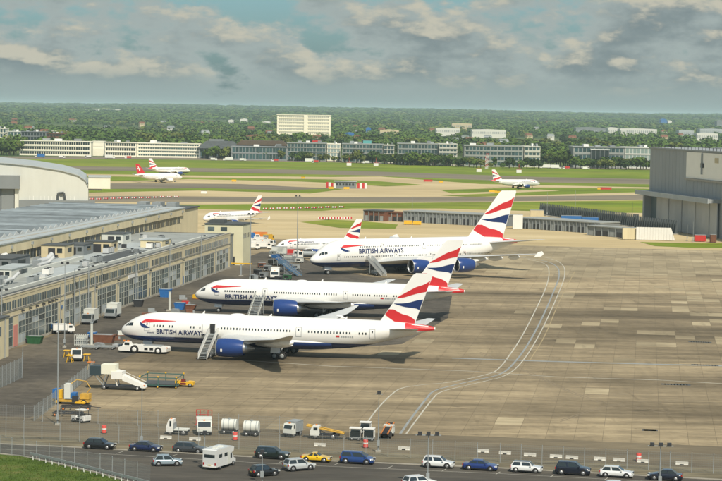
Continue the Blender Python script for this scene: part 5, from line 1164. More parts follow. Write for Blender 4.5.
def steps(label, plane, theta, s0, ztop, y0, run, m=WHITE, lattice=False, wd=1.7):
    """Passenger steps at right angles to a fuselage, in the frame of the aircraft they serve."""
    M = Matrix.Translation(plane) @ Matrix.Rotation(-theta, 4, 'Z'); base = M @ Vector((s0, y0-run/2, 0))
    r = thing('boarding_steps', label, 'boarding steps', base, -theta); a = run/2   # local y: +a at the aircraft, -a at the foot
    n = 16
    for k in range(n):
        t = k/n; y = -a+run*t; z = .35+(ztop-.35)*t; bx('tread', r, -wd/2+.1, wd/2-.1, y, y+run/n*1.05, z-.06, z, GALV)
    bx('platform', r, -wd/2, wd/2, a, a+1.6, ztop-.15, ztop, GALV)
    for sx in (-1, 1):
        x = sx*wd/2
        b = MB(); b.add([(x-.04, -a, .15), (x-.04, a, ztop-.25), (x-.04, a, ztop+.15), (x-.04, -a, .55), (x+.04, -a, .15), (x+.04, a, ztop-.25), (x+.04, a, ztop+.15), (x+.04, -a, .55)], [(0, 1, 2, 3), (7, 6, 5, 4), (0, 4, 5, 1), (1, 5, 6, 2), (2, 6, 7, 3), (3, 7, 4, 0)], m); b.build('stringer', r)
        if lattice:
            b = MB()
            for k in range(9):
                t = k/8; y = -a+run*t; z = .5+(ztop-.35)*t; b.bar((x, y, z), (x, y, z+1.0), .05, m); 
                if k < 8: b.bar((x, y, z+1.0), (x, y+run/8, z+(ztop-.35)/8), .04, m)
            b.build('lattice_side', r)
        else:
            b = MB(); b.add([(x-.025, -a, .6), (x-.025, a, ztop+.2), (x-.025, a, ztop+.95), (x-.025, -a, 1.35), (x+.025, -a, .6), (x+.025, a, ztop+.2), (x+.025, a, ztop+.95), (x+.025, -a, 1.35)], [(0, 1, 2, 3), (7, 6, 5, 4), (0, 4, 5, 1), (1, 5, 6, 2), (2, 6, 7, 3), (3, 7, 4, 0)], m); b.build('side_panel', r)
        cyl('handrail', r, (x, -a, 1.5), (x, a, ztop+1.1), .045, STEEL, 6); cyl('handrail', r, (x, a, ztop+1.1), (x, a+1.6, ztop+1.1), .045, STEEL, 6)
        bx('platform_side', r, x-.03, x+.03, a, a+1.6, ztop, ztop+1.0, m)
        cyl('leg', r, (x, a*.75, .4), (x, a*.75, ztop*.85), .08, GALV, 6); cyl('leg', r, (x, a*.75, .5), (x, -a*.1, ztop*.45), .06, GALV, 6)
        for y in (-a*.2, a*.8): wheel(r, x*.85, y, .38, .25)
    bx('chassis', r, -wd/2, wd/2, -a*.5, a*1.0, .35, .6, DARK); bx('engine_box', r, -wd*.3, wd*.3, a*.2, a*.7, .6, 1.4, GALV)
steps('white boarding steps at the open door of the nearest airliner', (-47.1, 394.6, 0), radians(11.2), 19.8, 4.15, -4.2, 7.0)
steps('grey lattice boarding steps at the second airliner', (-38.9, 470.5, 0), radians(8.6), 16.4, 4.3, -4.4, 7.4, WOFF, True, 2.2)
steps('pale boarding steps at the double-decker', (-14.6, 580.5, 0), radians(-30.4), 17.5, 4.3, -4.9, 7.6, WHITE)
def open_door():
    M = Matrix.Translation((-47.1, 394.6, 0)) @ Matrix.Rotation(radians(-11.2), 4, 'Z')
    ap = [o for o in bpy.data.objects if o.get('label', '').startswith('nearest white airliner')][0]
    pl = Plane(P787)
    def q(s0, s1, z0, z1, off, m, name):
        b = MB(); vs = [pl.at(s0+(s1-s0)*i/2, z0+(z1-z0)*j/6, -1, off) for i in range(3) for j in range(7)]
        b.add(vs, [(i*7+j, (i+1)*7+j, (i+1)*7+j+1, i*7+j+1) for i in range(2) for j in range(6)], m); b.build(name, ap, fix=False)
    q(18.9, 19.9, 4.2, 6.0, .06, BLK, 'open_doorway'); q(17.55, 18.65, 4.15, 6.05, .42, AIRW, 'swung_door')
open_door()
def tug():
    p = G(144.5, 352.6); r = thing('aircraft_tug', 'low white aircraft tug under the nose of the nearest airliner', 'aircraft tug', p, PAR-radians(3))
    b = MB(); b.prism([(-4.9, .55), (-4.8, 1.1), (-3.9, 1.35), (-2.0, 1.5), (4.6, 1.35), (4.9, 1.1), (4.9, .5), (4.2, .42), (-4.5, .42)], -1.5, 1.5, WHITE); b.build('body', r)
    b = MB(); b.prism([(-4.2, 1.3), (-2.3, 1.4), (-2.6, 2.1), (-3.7, 2.1)], -1.25, -.1, WHITE); b.build('cab', r); bx('cab_window', r, -3.7, -2.7, -1.27, -1.2, 1.5, 2.0, GLASS)
    bx('cab_window', r, -4.03, -3.9, -1.1, -.2, 1.5, 2.0, GLASS)
    for x in (-3.0, -2.2): bx('beacon', r, x-1.2, x-.8, -.6, -.25, 2.1, 2.4, ORG)
    bx('red_panel', r, -4.5, -3.4, .1, 1.2, 1.36, 1.75, RED); bx('yellow_strip', r, -4.92, -4.86, -1.4, 1.4, .6, .8, YEL)
    for x, rr in ((-1.6, .75), (3.2, .62)):
        for sy in (-1, 1): wheel(r, x, sy*1.42, rr, .5, WHITE); cyl('wheel_arch', r, (x, sy*1.3, rr), (x, sy*1.515, rr), rr+.1, BLK, 18)
    for x in (.4, 1.5): bx('side_hatch', r, x, x+.7, -1.52, -1.48, .7, 1.15, BLK)
    bx('deck_gear', r, 0, 3.6, -.8, .8, 1.38, 1.6, GALV); bx('rear_lamp', r, 4.6, 4.93, -1.2, -.8, 1.1, 1.3, ORG)
tug()
def ramp_unit():
    p = G(122, 389.5); r = thing('loading_ramp', 'white sloping loading ramp with raised cabin on the stand', 'loading ramp', p, PAR)
    bx('chassis', r, -3.5, 3.4, -1.0, 1.0, .5, .75, DARK); bx('cabin', r, -3.4, -.9, -1.1, 1.1, 2.7, 4.3, mat('cabin_white', (.72, .72, .60), .6)); bx('cabin_end', r, -5.4, -3.42, -1.1, 1.1, 2.4, 4.0, mat('cabin_dark', (.03, .05, .06), .5)); bx('door_hood', r, -1.6, .3, -1.2, 1.2, 1.9, 3.2, WHITE)
    b = MB(); b.prism([(-1.4, 2.9), (-1.0, 3.2), (4.0, .95), (4.2, .5), (3.6, .5), (-1.4, 2.3)], -.95, .95, WHITE); b.build('ramp', r)
    for sy in (-1, 1):
        cyl('strut', r, (-.6, sy*.8, .6), (-1.2, sy*.8, 2.6), .09, WHITE, 6); cyl('strut', r, (-3.2, sy*.9, .6), (-2.4, sy*.9, 3.0), .09, GALV, 6); cyl('strut', r, (-4.8, sy*.9, 2.7), (-3.0, sy*.9, .7), .08, GALV, 6)
        for x in (-2.9, 2.9): wheel(r, x, sy*.95, .38, .25)
        cyl('handrail', r, (-1.2, sy*.95, 3.5), (4.0, sy*.95, 1.35), .03, WHITE, 6)
    bx('lamp', r, 3.8, 4.15, -.9, -.5, .75, 1.0, ORG)
ramp_unit()
def frame_trailer(label, px, py, L, W, m, heading, wm=YEL):
    p = G(px, py); r = thing('dolly', label, 'dolly', p, heading)
    for sy in (-1, 1): bx('rail', r, -L/2, L/2, sy*W/2-.09, sy*W/2+.09, .45, .65, m)
    for k in range(4): x = -L/2+L*k/3; bx('crossbar', r, x-.08, x+.08, -W/2, W/2, .46, .62, m)
    for x in (-L*.42, L*.42):
        for sy in (-1, 1): wheel(r, x, sy*(W/2), .26, .2, wm)
    cyl('tow_bar', r, (L/2, 0, .5), (L/2+1.6, 0, .35), .06, m, 6); return r
def dock_frame():
    p = G(158, 388); m = mat('teal_frame', (.05, .12, .11), .6); r = thing('dock_frame', 'dark low dock frame with yellow corners right of the white ramp', 'dock frame', p, PAR)
    for z in (.4, 1.7):
        for y in (0, 5.5): bx('rail', r, -3.2, 3.2, y-.07, y+.07, z, z+.14, m)
        for x in (-3.2, 3.2): bx('side_rail', r, x-.07, x+.07, 0.07, 5.43, z+.005, z+.13, m)
    for x in (-3.2, 0, 3.2):
        for y in (0, 5.5): bx('post', r, x-.06, x+.06, y-.06, y+.06, 0, 1.84, m); bx('corner_cap', r, x-.12, x+.12, y-.12, y+.12, 1.84, 2.05, YEL); wheel(r, x, y-.3, .2, .14, YEL)
    bx('deck', r, -3, 3, .3, 5.2, .55, .62, FELTD)  # dark sheet painting in the shadow inside the frame
dock_frame()
frame_trailer('flat dolly with orange wheels below the yellow boom machine', 68, 416, 4.4, 1.8, DARK, PAR, ORG); frame_trailer('flat dolly with orange wheels, the one behind', 76, 409.5, 4.6, 1.8, DARK, PAR+.2, ORG)
frame_trailer('grey pallet dolly near the cage', 90, 349, 3.6, 1.8, GALV, PAR, STEEL); frame_trailer('grey pallet dolly nearer to the tug', 106, 349, 3.6, 1.8, GALV, PAR, STEEL)
def tractor(label, px, py, m, seat, heading, L=3.2):
    p = G(px, py); r = thing('tow_tractor', label, 'tow tractor', p, heading)
    b = MB(); b.prism([(-L/2, .35), (L/2, .35), (L/2, .9), (L*.2, 1.0), (L*.1, .8), (-L*.2, .8), (-L*.25, 1.05), (-L/2, 1.05)], -.75, .75, m); b.build('body', r)
    bx('seat', r, -L*.18, 0, -.5, .5, .8, 1.3, seat); bx('middle_panel', r, -L*.2, L*.1, -.77, .77, .4, .75, seat)
    for x in (-L*.32, L*.32):
        for sy in (-1, 1): wheel(r, x, sy*.72, .33, .22)
    cyl('steering_column', r, (L*.05, 0, .8), (-.05, 0, 1.35), .04, BLK, 6); return r
tractor('low yellow tow tractor with red middle right of the frame dolly', 185, 386.5, YEL, mat('dark_red', (.16, .02, .02), .6), PAR)
r = tractor('small white tow tractor with canopy near the fence corner', 81, 422, WHITE, BLK, PAR+2.6, 2.8); bx('canopy', r, -1.0, .6, -.7, .7, 1.85, 1.95, WHITE)
for sx in (-.95, .55):
    for sy in (-1, 1): bx('canopy_post', r, sx-.03, sx+.03, sy*.65-.03, sy*.65+.03, .8, 1.85, BLK)
def boom_machine():
    p = G(72, 404); r = thing('boom_machine', 'yellow boom machine with blue and white housing beside the tall mast', 'boom lift', p, PAR)
    bx('chassis', r, -3, 3, -.8, .8, .45, .85, mat('dull_yellow', (.55, .33, .05), .6, var=.3, vscale=1.5)); bx('engine_cover', r, 1.5, 3.0, -.8, .8, .95, 1.8, mat('dull_yellow', (.55, .33, .05), .6, var=.3, vscale=1.5)); bx('hose_reel', r, .3, 1.3, -1.02, -.7, .5, 1.5, DARK); bx('deck_grate', r, -.9, 1.4, -.9, .9, .9, 1.0, GALV); bx('blue_tank', r, -3.0, -2.1, -.9, .9, .9, 2.4, BLU); bx('yellow_box', r, -2.05, -1.5, -.7, .7, .9, 2.3, YEL); bx('white_cabinet', r, -1.1, -.1, -.8, .8, .9, 3.3, WOFF); bx('blue_unit', r, .0, .8, -.7, .7, .9, 1.9, BLU)
    b = MB(); pts = [(-.2, 0, 3.3), (.6, .5, 3.9), (2.2, .5, 3.7), (2.9, .5, 2.6), (2.4, .5, 1.9)]
    for a, c in zip(pts, pts[1:]): b.bar(a, c, .08, mat('dull_yellow', (.55, .33, .05), .6, var=.3, vscale=1.5), 5)
    b.build('boom', r)
    for x in (-2.3, 2.2):
        for sy in (-1, 1): wheel(r, x, sy*.95, .45, .35, YEL)
    bx('outrigger', r, 1.0, 2.6, -1.9, -1.0, .4, .6, YEL)
boom_machine()
def cage(label, px, py, sx, sy, h, m, heading=PAR):
    p = G(px, py); r = thing('steel_cage', label, 'cage', p, heading)
    b = MB()
    for k in range(7):
        x = -sx/2+sx*k/6
        for y in (-sy/2, sy/2): b.bar((x, y, 0), (x, y, h), .05, m)
    for z in (.3, h*.5, h):
        for y in (-sy/2, sy/2): b.bar((-sx/2, y, z), (sx/2, y, z), .05, m)
        for x in (-sx/2, sx/2): b.bar((x, -sy/2, z), (x, sy/2, z), .05, m)
    b.build('bars', r); bx('floor', r, -sx/2, sx/2, -sy/2, sy/2, .15, .25, m); bx('load', r, -sx*.4, sx*.4, -sy*.4, sy*.4, .25, h*.7, GALV); bx('load_top', r, -sx*.35, sx*.3, -sy*.38, sy*.4, h*.7, h*.85, WOFF)
cage('pale steel cage of goods beside the white post', 82, 345.5, 2.6, 2, 2.2, WOFF)
tr = truck('white tow truck with dark front between yellow stands', 77.5, 360, -pi/2-A+.2, 4.2, 2.0, 'flat', WHITE, NAVY)
for x, y, l in ((70, 362, 'left of the tow truck'), (87, 361, 'right of the tow truck'), (91, 369, 'by the raised cabin of the ramp'), (67, 357, 'far left of the tow truck')):
    p = G(x, y); r = thing('yellow_stand', 'yellow work stand '+l, 'work stand', p, PAR)
    for sx in (-.5, .5):
        for sy in (-.5, .5): cyl('leg', r, (sx, sy, 0), (sx*.7, sy*.7, 1.2), .06, YEL, 6)
    bx('top', r, -.6, .6, -.6, .6, 1.2, 1.35, YEL if x != 91 else ORG); bx('brace', r, -.5, .5, -.04, .04, .5, .6, YEL)
truck('white box truck by the glazed bays, nearer one', 90, 323.5, -pi/2-A, 5.4, 2.4, 'box', GALV, HGREY2, 3.2)
truck('white box truck by the glazed bays, farther one', 113, 317.5, -pi/2-A, 5.6, 2.4, 'box', GALV, WOFF, 3.2)
p = G(111, 310); r = thing('info_board', 'red and white board post behind the farther box truck', 'sign', p, -A); bx('board', r, -.9, .1, -.1, .1, .6, 3.4, RED); bx('board_white', r, .12, .9, -.1, .1, .6, 3.4, WHITE); bx('post', r, -.05, .17, .1, .2, 0, 3.4, GALV)
truck('white van parked at the workshop door', 63, 333.5, -A+.5, 4.6, 1.9, 'box', WHITE, WHITE, 2.0, 'van', 'van', 1.95)
def skip(label, px, py, m, L=3.2, W=1.7, h=1.5):
    p = G(px, py); r = thing('skip', label, 'skip', p, PAR); b = MB(); b.prism([(-L/2+.4, 0), (L/2-.4, 0), (L/2, h), (-L/2, h)], -W/2, W/2, m); b.build('tub', r); bx('rim', r, -L/2-.05, L/2+.05, -W/2-.06, W/2+.06, h-.12, h+.03, m)
    for k in (-1, 0, 1): bx('rib', r, k*.8-.06, k*.8+.06, -W/2-.05, -W/2, .1, h-.1, m)
    bx('load', r, -L*.4, L*.4, -W*.4, W*.4, h-.1, h+.12, GALV)
skip('dark green skip at the foot of the workshop wall', 35, 343.5, GRN); skip('blue skip by the workshop, farther one', 165.5, 297, BLU, 3.0, 2, 2.0); skip('blue skip near the nose of the second airliner', 180, 309.5, BLU, 2.6, 1.8, 1.6); skip('dark skip by the glazed bay', 138.5, 306.5, DARK, 2.4, 1.6, 1.6); skip('rust-brown skip behind the tug', 104, 342.5, BRN, 4.4, 2, 1.6); skip('small blue tarp bin on top of the brown row', 92.5, 338, BLU, 1.6, 1.4, 1.2)
skip('brown low skip near the second airliner nose', 190, 309, BRN, 3.0, 1.6, 1.0)
for i, (x, y, h, l) in enumerate(((91.5, 346, 4.6, 'white post beside the pale steel cage'), (169.5, 311, 4.6, 'white post beside the blue skip'))):
    r = thing('post', l, 'post', G(x, y)); cyl('shaft', r, (0, 0, .3), (0, 0, h), .28, HGREY2, 10); cyl('cap', r, (0, 0, h), (0, 0, h+.15), .34, GALV, 10); bx('footing', r, -.7, .7, -.7, .7, 0, .3, CONC)
# pallets and pipes strewn by the workshop: each its own thing
J = [(100, 346.5, GALV), (115, 340, BRN), (122, 335.5, WOFF), (186, 305.5, RED), (176, 313, GALV), (190, 313.5, BRN), (118, 347.5, WINGM), (128, 331, GALV), (152, 313, GALV), (146, 317, BRN), (183, 300, GALV), (197, 299, YEL), (172, 318, BLU), (204, 291, DARK)]
NM = ['beside the cage', 'behind the tug', 'left of the airliner nose', 'past the blue skip', 'below the blue skip', 'under the second nose', 'near the tug cab', 'above the nose of the nearest airliner', 'by the dark skip', 'left of the blue skip row', 'behind the white post', 'right of the blue skips', 'in front of the white post', 'by the workshop end bay']
for (x, y, m), l in zip(J, NM):
    p = G(x, y); r = thing('pallet_stack', {'galvanised': 'grey', 'rust_brown': 'brown', 'office_white': 'pale', 'red_paint': 'red', 'wing_grey': 'light grey', 'yellow_paint': 'yellow', 'blue_paint': 'blue', 'dark_metal': 'dark'}[m.name]+' low stack of goods '+l, 'goods', p, PAR+random.uniform(-.5, .5))
    bx('pallet', r, -1.1, 1.1, -.7, .7, 0, .18, BRN); bx('load', r, -.95, .6, -.6, .6, .18, random.uniform(.6, 1.2), m); bx('load', r, .62, 1.0, -.5, .4, .18, random.uniform(.4, .9), GALV)
# service vehicles behind the fence at the bottom
truck('white lorry cab unit behind the fence, leftmost', 178, 434.5, PAR+pi, 3.2, 1.7, 'flat', WHITE, WOFF, cabh=2.3)
tr = truck('white step van under the red frame behind the fence', 204, 433.5, -pi/2+.1, 3.8, 2.2, 'box', WOFF, WOFF, 2.2, cabh=2.1)
p = G(204, 425); r = thing('red_frame', 'red lattice frame behind the white step van', 'frame', p, PAR); b = MB()
for k in range(5): b.bar((-1.2+k*.6, 0, 0), (-1.2+k*.6, 0, 2.3), .06, RED)
for z in (.9, 1.6, 2.3): b.bar((-1.2, 0, z), (1.2, 0, z), .06, RED)
b.build('lattice', r); bx('foot', r, -1.3, 1.3, -.4, .4, 0, .1, RED)
def tank(label, px, py):
    p = G(px, py); r = thing('water_tank', label, 'tank trailer', p, PAR)
    cyl('tank', r, (-1.1, 0, 1.35), (1.1, 0, 1.35), .85, WOFF, 16)
    for x in (-.8, 0, .8): cyl('band', r, (x-.05, 0, 1.35), (x+.05, 0, 1.35), .87, GALV, 16)
    bx('frame', r, -1.2, 1.2, -.8, .8, .4, .6, DARK); cyl('hatch', r, (0, 0, 2.15), (0, 0, 2.35), .25, GALV, 10)
    for x in (-.7, .7):
        for sy in (-1, 1): wheel(r, x, sy*.75, .32, .22)
tank('round white tank trailer behind the fence, left one', 229.5, 433.5); tank('round white tank trailer behind the fence, right one', 251.5, 435.5)
truck('small white truck behind the fence left of the yellow loader', 293, 436, -pi/2-.5, 3.2, 1.6, 'box', WOFF, GALV, 2.2, cabh=2.0)
truck('long yellow-topped belt loader behind the fence', 325, 438.5, PAR+pi, 4.2, 1.6, 'belt', WOFF, mat('dull_yellow', (.55, .33, .05), .6, var=.3, vscale=1.5), 1.9, cabh=1.9)
def cart(label, px, py):
    p = G(px, py); r = thing('baggage_cart', label, 'cart', p, PAR); bx('deck', r, -.8, .8, -.6, .6, .35, .5, GALV); bx('canopy', r, -.85, .85, -.65, .65, 1.75, 1.85, WHITE); bx('back', r, -.8, .8, .55, .6, .5, 1.75, WOFF); bx('curtain', r, -.75, .75, -.5, .5, .5, 1.3, GLASS)
    for sx in (-.78, .72):
        for sy in (-.58, .52): bx('post', r, sx, sx+.06, sy, sy+.06, .5, 1.75, WHITE)
    for sx in (-.5, .5):
        for sy in (-1, 1): wheel(r, sx, sy*.55, .22, .14)
cart('white-roofed cart behind the fence, left of two in front', 355.5, 440); cart('white-roofed cart behind the fence, right of two in front', 369, 440.5); cart('white-roofed cart behind the fence, farthest of three', 365.5, 434)
truck('orange belt loader with black belt behind the fence', 387.5, 437, pi/2-.2, 3.6, 1.5, 'belt', WOFF, mat('dull_orange', (.45, .16, .04), .6, var=.3, vscale=1.5), 1.8, cabh=1.7)
cone('red drum behind the fence near the tank trailers', 235, 440); cone('red drum behind the fence near the carts', 365.5, 447.5); cone('red drum behind the fence, far left', 104, 433); cone('red drum among the white barriers', 638.5, 461)
for k, (x, y) in enumerate(((483, 452.2), (505, 454), (530, 456), (556, 457.6), (572, 458.6), (600, 460), (619, 461), (643, 462.2), (682, 464.6), (166, 438.6), (195, 440.2), (320, 446), (404, 449.5))):
    p = G(x, y, .012); r = thing('barrier_block', 'low white barrier block behind the fence, '+['above the royal blue saloon', 'right of the royal blue saloon roof', 'above the black-roofed white hatchback', 'left above the ink blue off-roader', 'right above the ink blue off-roader', 'left above the white hatchback at the right', 'right above the white hatchback at the right', 'beside the red drum on the right', 'rightmost of all', 'leftmost of all', 'in front of the white step van', 'above the yellow sports car', 'below the orange belt loader'][k], 'barrier', p, RA, 'white barrier blocks behind the fence')
    b = MB(); b.prism([(-.26, 0), (.26, 0), (.14, .15), (.12, .42), (-.12, .42), (-.14, .15)], -.85, .85, mat('block_white', (.55, .54, .49), .8, var=.2, vscale=2)); o = b.build('block', r, rz=pi/2); bx('slot', r, -.25, .25, -.34, -.20, 0.0, .12, BLK)
# near the yellow tower and the small airliners
vv = [(246, 247.5, 'van'), (252, 249.5, 'van'), (258, 247, 'van'), (264, 249, 'van'), (268, 246, 'van'), (250, 244.5, 'van'), (261, 243.5, 'van')]
ln = ['leftmost of the white vans by the yellow tower', 'front white van by the yellow tower', 'middle white van by the yellow tower', 'right front white van by the yellow tower', 'rightmost white van by the yellow tower', 'left rear white van by the yellow tower', 'right rear white van by the yellow tower']
for (x, y, k), l in zip(vv, ln): truck(l, x, y, random.uniform(-.4, .3), 5.2, 2.0, 'box', WHITE, WHITE, 2.3, 'van', 'van', 2.1)
truck('orange-topped truck behind the white vans', 263, 240.5, 0.0, 7, 2.4, 'box', WHITE, ORG, 3.0); truck('blue-topped truck behind the white vans', 252, 240.5, .1, 6, 2.4, 'box', WHITE, BLU, 2.8); truck('yellow truck at the right of the white vans', 268.5, 241.5, 1.2, 5, 2.3, 'box', YEL, YEL, 2.6)
truck('red and white fire truck before the small airliner', 290, 257.5, PAR, 6.5, 2.4, 'box', WHITE, RED, 2.6); truck('white truck left of the red and white truck', 278, 257.8, PAR+pi, 5.6, 2.3, 'lift', WHITE, WOFF, 2.3); truck('grey truck under the nose of the double-decker', 307, 258.5, PAR+pi, 6, 2.3, 'tank', WHITE, GALV); truck('white high-loader among blue steps', 275, 278.5, -pi/2, 5.5, 2.4, 'box', WHITE, WHITE, 3.0)
truck('white van by the end bay of the workshop', 236, 262, -1.2, 4.8, 2.0, 'box', WHITE, WHITE, 2.1, 'van', 'van', 2.0); truck('dark van beside the workshop end', 243, 259, -1.0, 4.8, 2.0, 'box', BLK, HGREY, 2.1, 'van', 'van', 2.0)
def free_steps(label, x, y, heading, m, h=4.0, run=6.0): steps(label, G(x, y)+Vector((0, 0, 0)), -heading, 0, h, run/2, run, m, True)
free_steps('blue lattice steps parked unused, left one', 285, 272, .9, BLU); free_steps('blue lattice steps parked unused, right one', 292, 276, .9, mat('steel_blue', (.12, .22, .34), .5), 3.4); free_steps('grey lattice steps parked unused', 280, 266, .7, GALV, 3.2)
G2 = [(258, 275, DARK), (264, 278, GALV), (268, 271, HGREY), (254, 281, GALV), (288, 280, GRN), (296, 270, GALV), (272, 265, DARK), (262, 268, BRN), (279, 282, DARK), (300, 263, WOFF)]
for k, (x, y, m) in enumerate(G2):
    L2 = ['nearest the yellow gantry', 'second from the yellow gantry', 'below the white vans', 'just above the second airliner roof', 'beside the right blue steps', 'by the nose of the double-decker', 'behind the grey steps', 'left of the grey steps', 'before the white high-loader', 'at the front of the small airliner']
    p = G(x, y); r = thing('ground_unit', 'small ground power cart '+L2[k], 'ground cart', p, random.uniform(-1, 1)); bx('housing', r, -1.2, 1.0, -.7, .7, .4, 1.6, m); bx('lid', r, -1.25, 1.05, -.75, .75, 1.6, 1.7, GALV); bx('grille', r, -1.0, .2, -.73, -.69, .7, 1.3, BLK); cyl('tow_bar', r, (1.0, 0, .45), (2.2, 0, .3), .06, DARK, 6)
    for sx in (-.8, .6):
        for sy in (-1, 1): wheel(r, sx, sy*.65, .3, .2)
p = G(241, 276); r = thing('gantry', 'yellow overhead gantry bar near the workshop end', 'gantry', p, -A); bx('beam', r, -3, 3, -.15, .15, 3.4, 3.75, YEL); bx('post', r, -.2, .2, -.2, .2, 0, 3.4, GALV); bx('footing', r, -.6, .6, -.6, .6, 0, .2, CONC)
cage('grey equipment cage by the tail dock', 289, 262, 4, 3, 2.6, GALV)

# ---------------------------------------------------------------- masts
def mast(label, x, yb, yt, heads=2, r0=.16, z=.0):
    r0 *= .72; p = G(x, yb); h = (yb-yt)/scale_at(x, yb)*1.0; r = thing('floodlight_mast', label, 'floodlight mast', (p.x, p.y, z))
    b = MB(); b.loft([[(rr*cos(2*pi*i/8), rr*sin(2*pi*i/8), zz) for i in range(8)] for zz, rr in ((0, r0), (h*.5, r0*.8), (h, r0*.5))], GALV); b.build('pole', r, True)
    bx('base_plate', r, -.35, .35, -.35, .35, 0, .25, CONC)
    if heads:
        wd = .55*heads; bx('crossarm', r, -wd, wd, -.05, .05, h-.12, h, GALV)
        for k in range(heads):
            xx = -wd+(k+.5)*2*wd/heads; bx('floodlight', r, xx-.25, xx+.25, -.35, .1, h-.05, h+.38, DARK)
    bx('control_box', r, -.22, .22, -r0-.25, -r0, .9, 1.7, GALV)
mast('tall grey mast at the left, beside the yellow boom machine', 57.5, 425, 318, 0, .17); mast('tall mast behind it, before the workshop', 64.5, 347.5, 263, 2, .17); mast('slim pale mast left of the navy saloon', 141.5, 448, 385, 0, .11); mast('slim mast with small head beside the orange belt loader', 378, 452, 393, 1, .11)
mast('triple-headed floodlight mast on the road before the white off-roader', 427.5, 486, 434, 3, .12); mast('triple-headed floodlight mast by the ink blue saloon', 659.5, 489, 445, 3, .12); mast('slim mast left of the motorhome', 204.5, 467, 433, 1, .09); mast('slim mast by the small black car', 262, 484, 452, 1, .09)
mast('tall dark mast behind the double-decker nose', 297, 262, 196, 2, .22); mast('tall dark mast beside the pale yellow tower', 250, 283, 214, 2, .2); mast('thin mast beside the open-bay shed', 412, 222, 196, 0, .14); mast('thin mast at the left of the blast fence', 547, 216, 192, 0, .14); mast('thin mast behind the blast fence', 575, 219, 190, 0, .13); mast('thin mast at the right end of the blast fence', 632, 224, 202, 0, .14); mast('thin mast before the hangar door', 693, 242, 222, 0, .12); mast('thin mast before the hangar door, left of the red container', 687, 241, 225, 0, .12)

# ---------------------------------------------------------------- fences
WIRE = mat('fence_wire', (.30, .33, .33), .5, .4)
def panel_mesh(w_, h, sp, t):
    b = MB(); n = int(w_/sp)
    for k in range(n+1): x = w_*k/n; b.box(x-t/2, x+t/2, -t/2, t/2, .05, h, WIRE)
    m = int(h/(sp*2.2))
    for k in range(m+1): z = .06+(h-.1)*k/m; b.box(0, w_, -t*.45, t*.45, z-t/2, z+t/2, WIRE)
    return b.mesh('wire_panel')
_PM = {}
def fence(label, pts, h=2.6, bay=3.0, z=0.012, sp=.14, t=.012, top=True):
    P = [G(*p, z) for p in pts]; r = thing('wire_fence', label, 'fence', P[0])
    if (h, bay, sp, t) not in _PM: _PM[(h, bay, sp, t)] = panel_mesh(bay, h, sp, t)
    me = _PM[(h, bay, sp, t)]
    for a, c in zip(P, P[1:]):
        d = c-a; n = max(1, round(d.length/bay)); an = atan2(d.y, d.x)
        for k in range(n):
            q = a+d*k/n-P[0]; o = obj('wire_panel', me, r, q, an); o.scale = (d.length/n/bay, 1, 1)
            s_ = bx('post', r, q.x-.034, q.x+.034, q.y-.034, q.y+.034, 0, h+.12, GALV)
            if top: e = bx('strut', r, q.x-.03, q.x+.03, q.y-.30, q.y-.0, h+.05, h+.11, GALV)
    return r
fence('long wire fence between the stand and the row of parked cars', [(-12, 437), (60, 440.5), (300, 452.5), (500, 462.5), (735, 474.5)])
fence('inner wire fence along the edge of the stand track', [(-12, 419), (98, 424), (300, 433)], 2.3, 3.0, sp=.16)
fence('wire fence along the grass verge in the bottom left corner', [(-12, 452), (24, 457), (62, 463.5), (100, 472.5), (150, 484)], 2.4, 2.6)
fence('wire fence running back from the corner towards the white ramp', [(34, 421), (52, 408), (94, 373)], 2.3, 3.0, sp=.16)
fence('wire fence in front of the cream end block', [(-6, 391), (22, 378), (23, 364)], 3.6, 2.5, sp=.12)
def guard_rail():
    P = [G(*p, .03) for p in ((30, 459), (62, 466.5), (100, 475.8), (150, 488.5))]; r = thing('guard_rail', 'pale guard rail on short posts beside the grass verge', 'guard rail', P[0])
    for a, c in zip(P, P[1:]):
        d = c-a; n = max(1, round(d.length/1.35)); an = atan2(d.y, d.x)
        for k in range(n):
            q = a+d*(k+.5)/n-P[0]; o = bx('post', r, q.x-.07, q.x+.07, q.y-.07, q.y+.07, -.03, .95, WOFF)
            o = obj('rail', ubox(GALV), r, (q.x, q.y-.12, .82), an); o.scale = (d.length/n*1.01, .09, .30)
guard_rail()
# ---------------------------------------------------------------- airfield furniture
def striped_barrier(label, x0, x1, y0, y1, n, grp, h=.75):
    for k in range(n):
        t = (k+.5)/n; x, y = x0+(x1-x0)*t, y0+(y1-y0)*t+random.uniform(-.25, .25); p = G(x, y, 0)
        r = thing('work_barrier', label, 'barrier', p, random.uniform(-.3, .3), grp); L_ = 2.4
        for i in range(4): bx('stripe', r, -L_/2+L_*i/4, -L_/2+L_*(i+1)/4, -.3, .3, .15, h, RED if i % 2 else WHITE)
        bx('base', r, -L_/2, L_/2, -.5, .5, 0, .15, BLK)
striped_barrier('red and white work barrier left of the parked small airliner', 88, 180, 199.8, 197.2, 13, 'work barriers on the left taxiway')
striped_barrier('red and white work barrier beyond the double-decker nose', 262, 345, 209.6, 207.6, 12, 'work barriers beyond the stand')
striped_barrier('red and white work barrier left of the dark brown shed', 318, 352, 219.6, 219.0, 6, 'work barriers by the brown shed', 1.1)
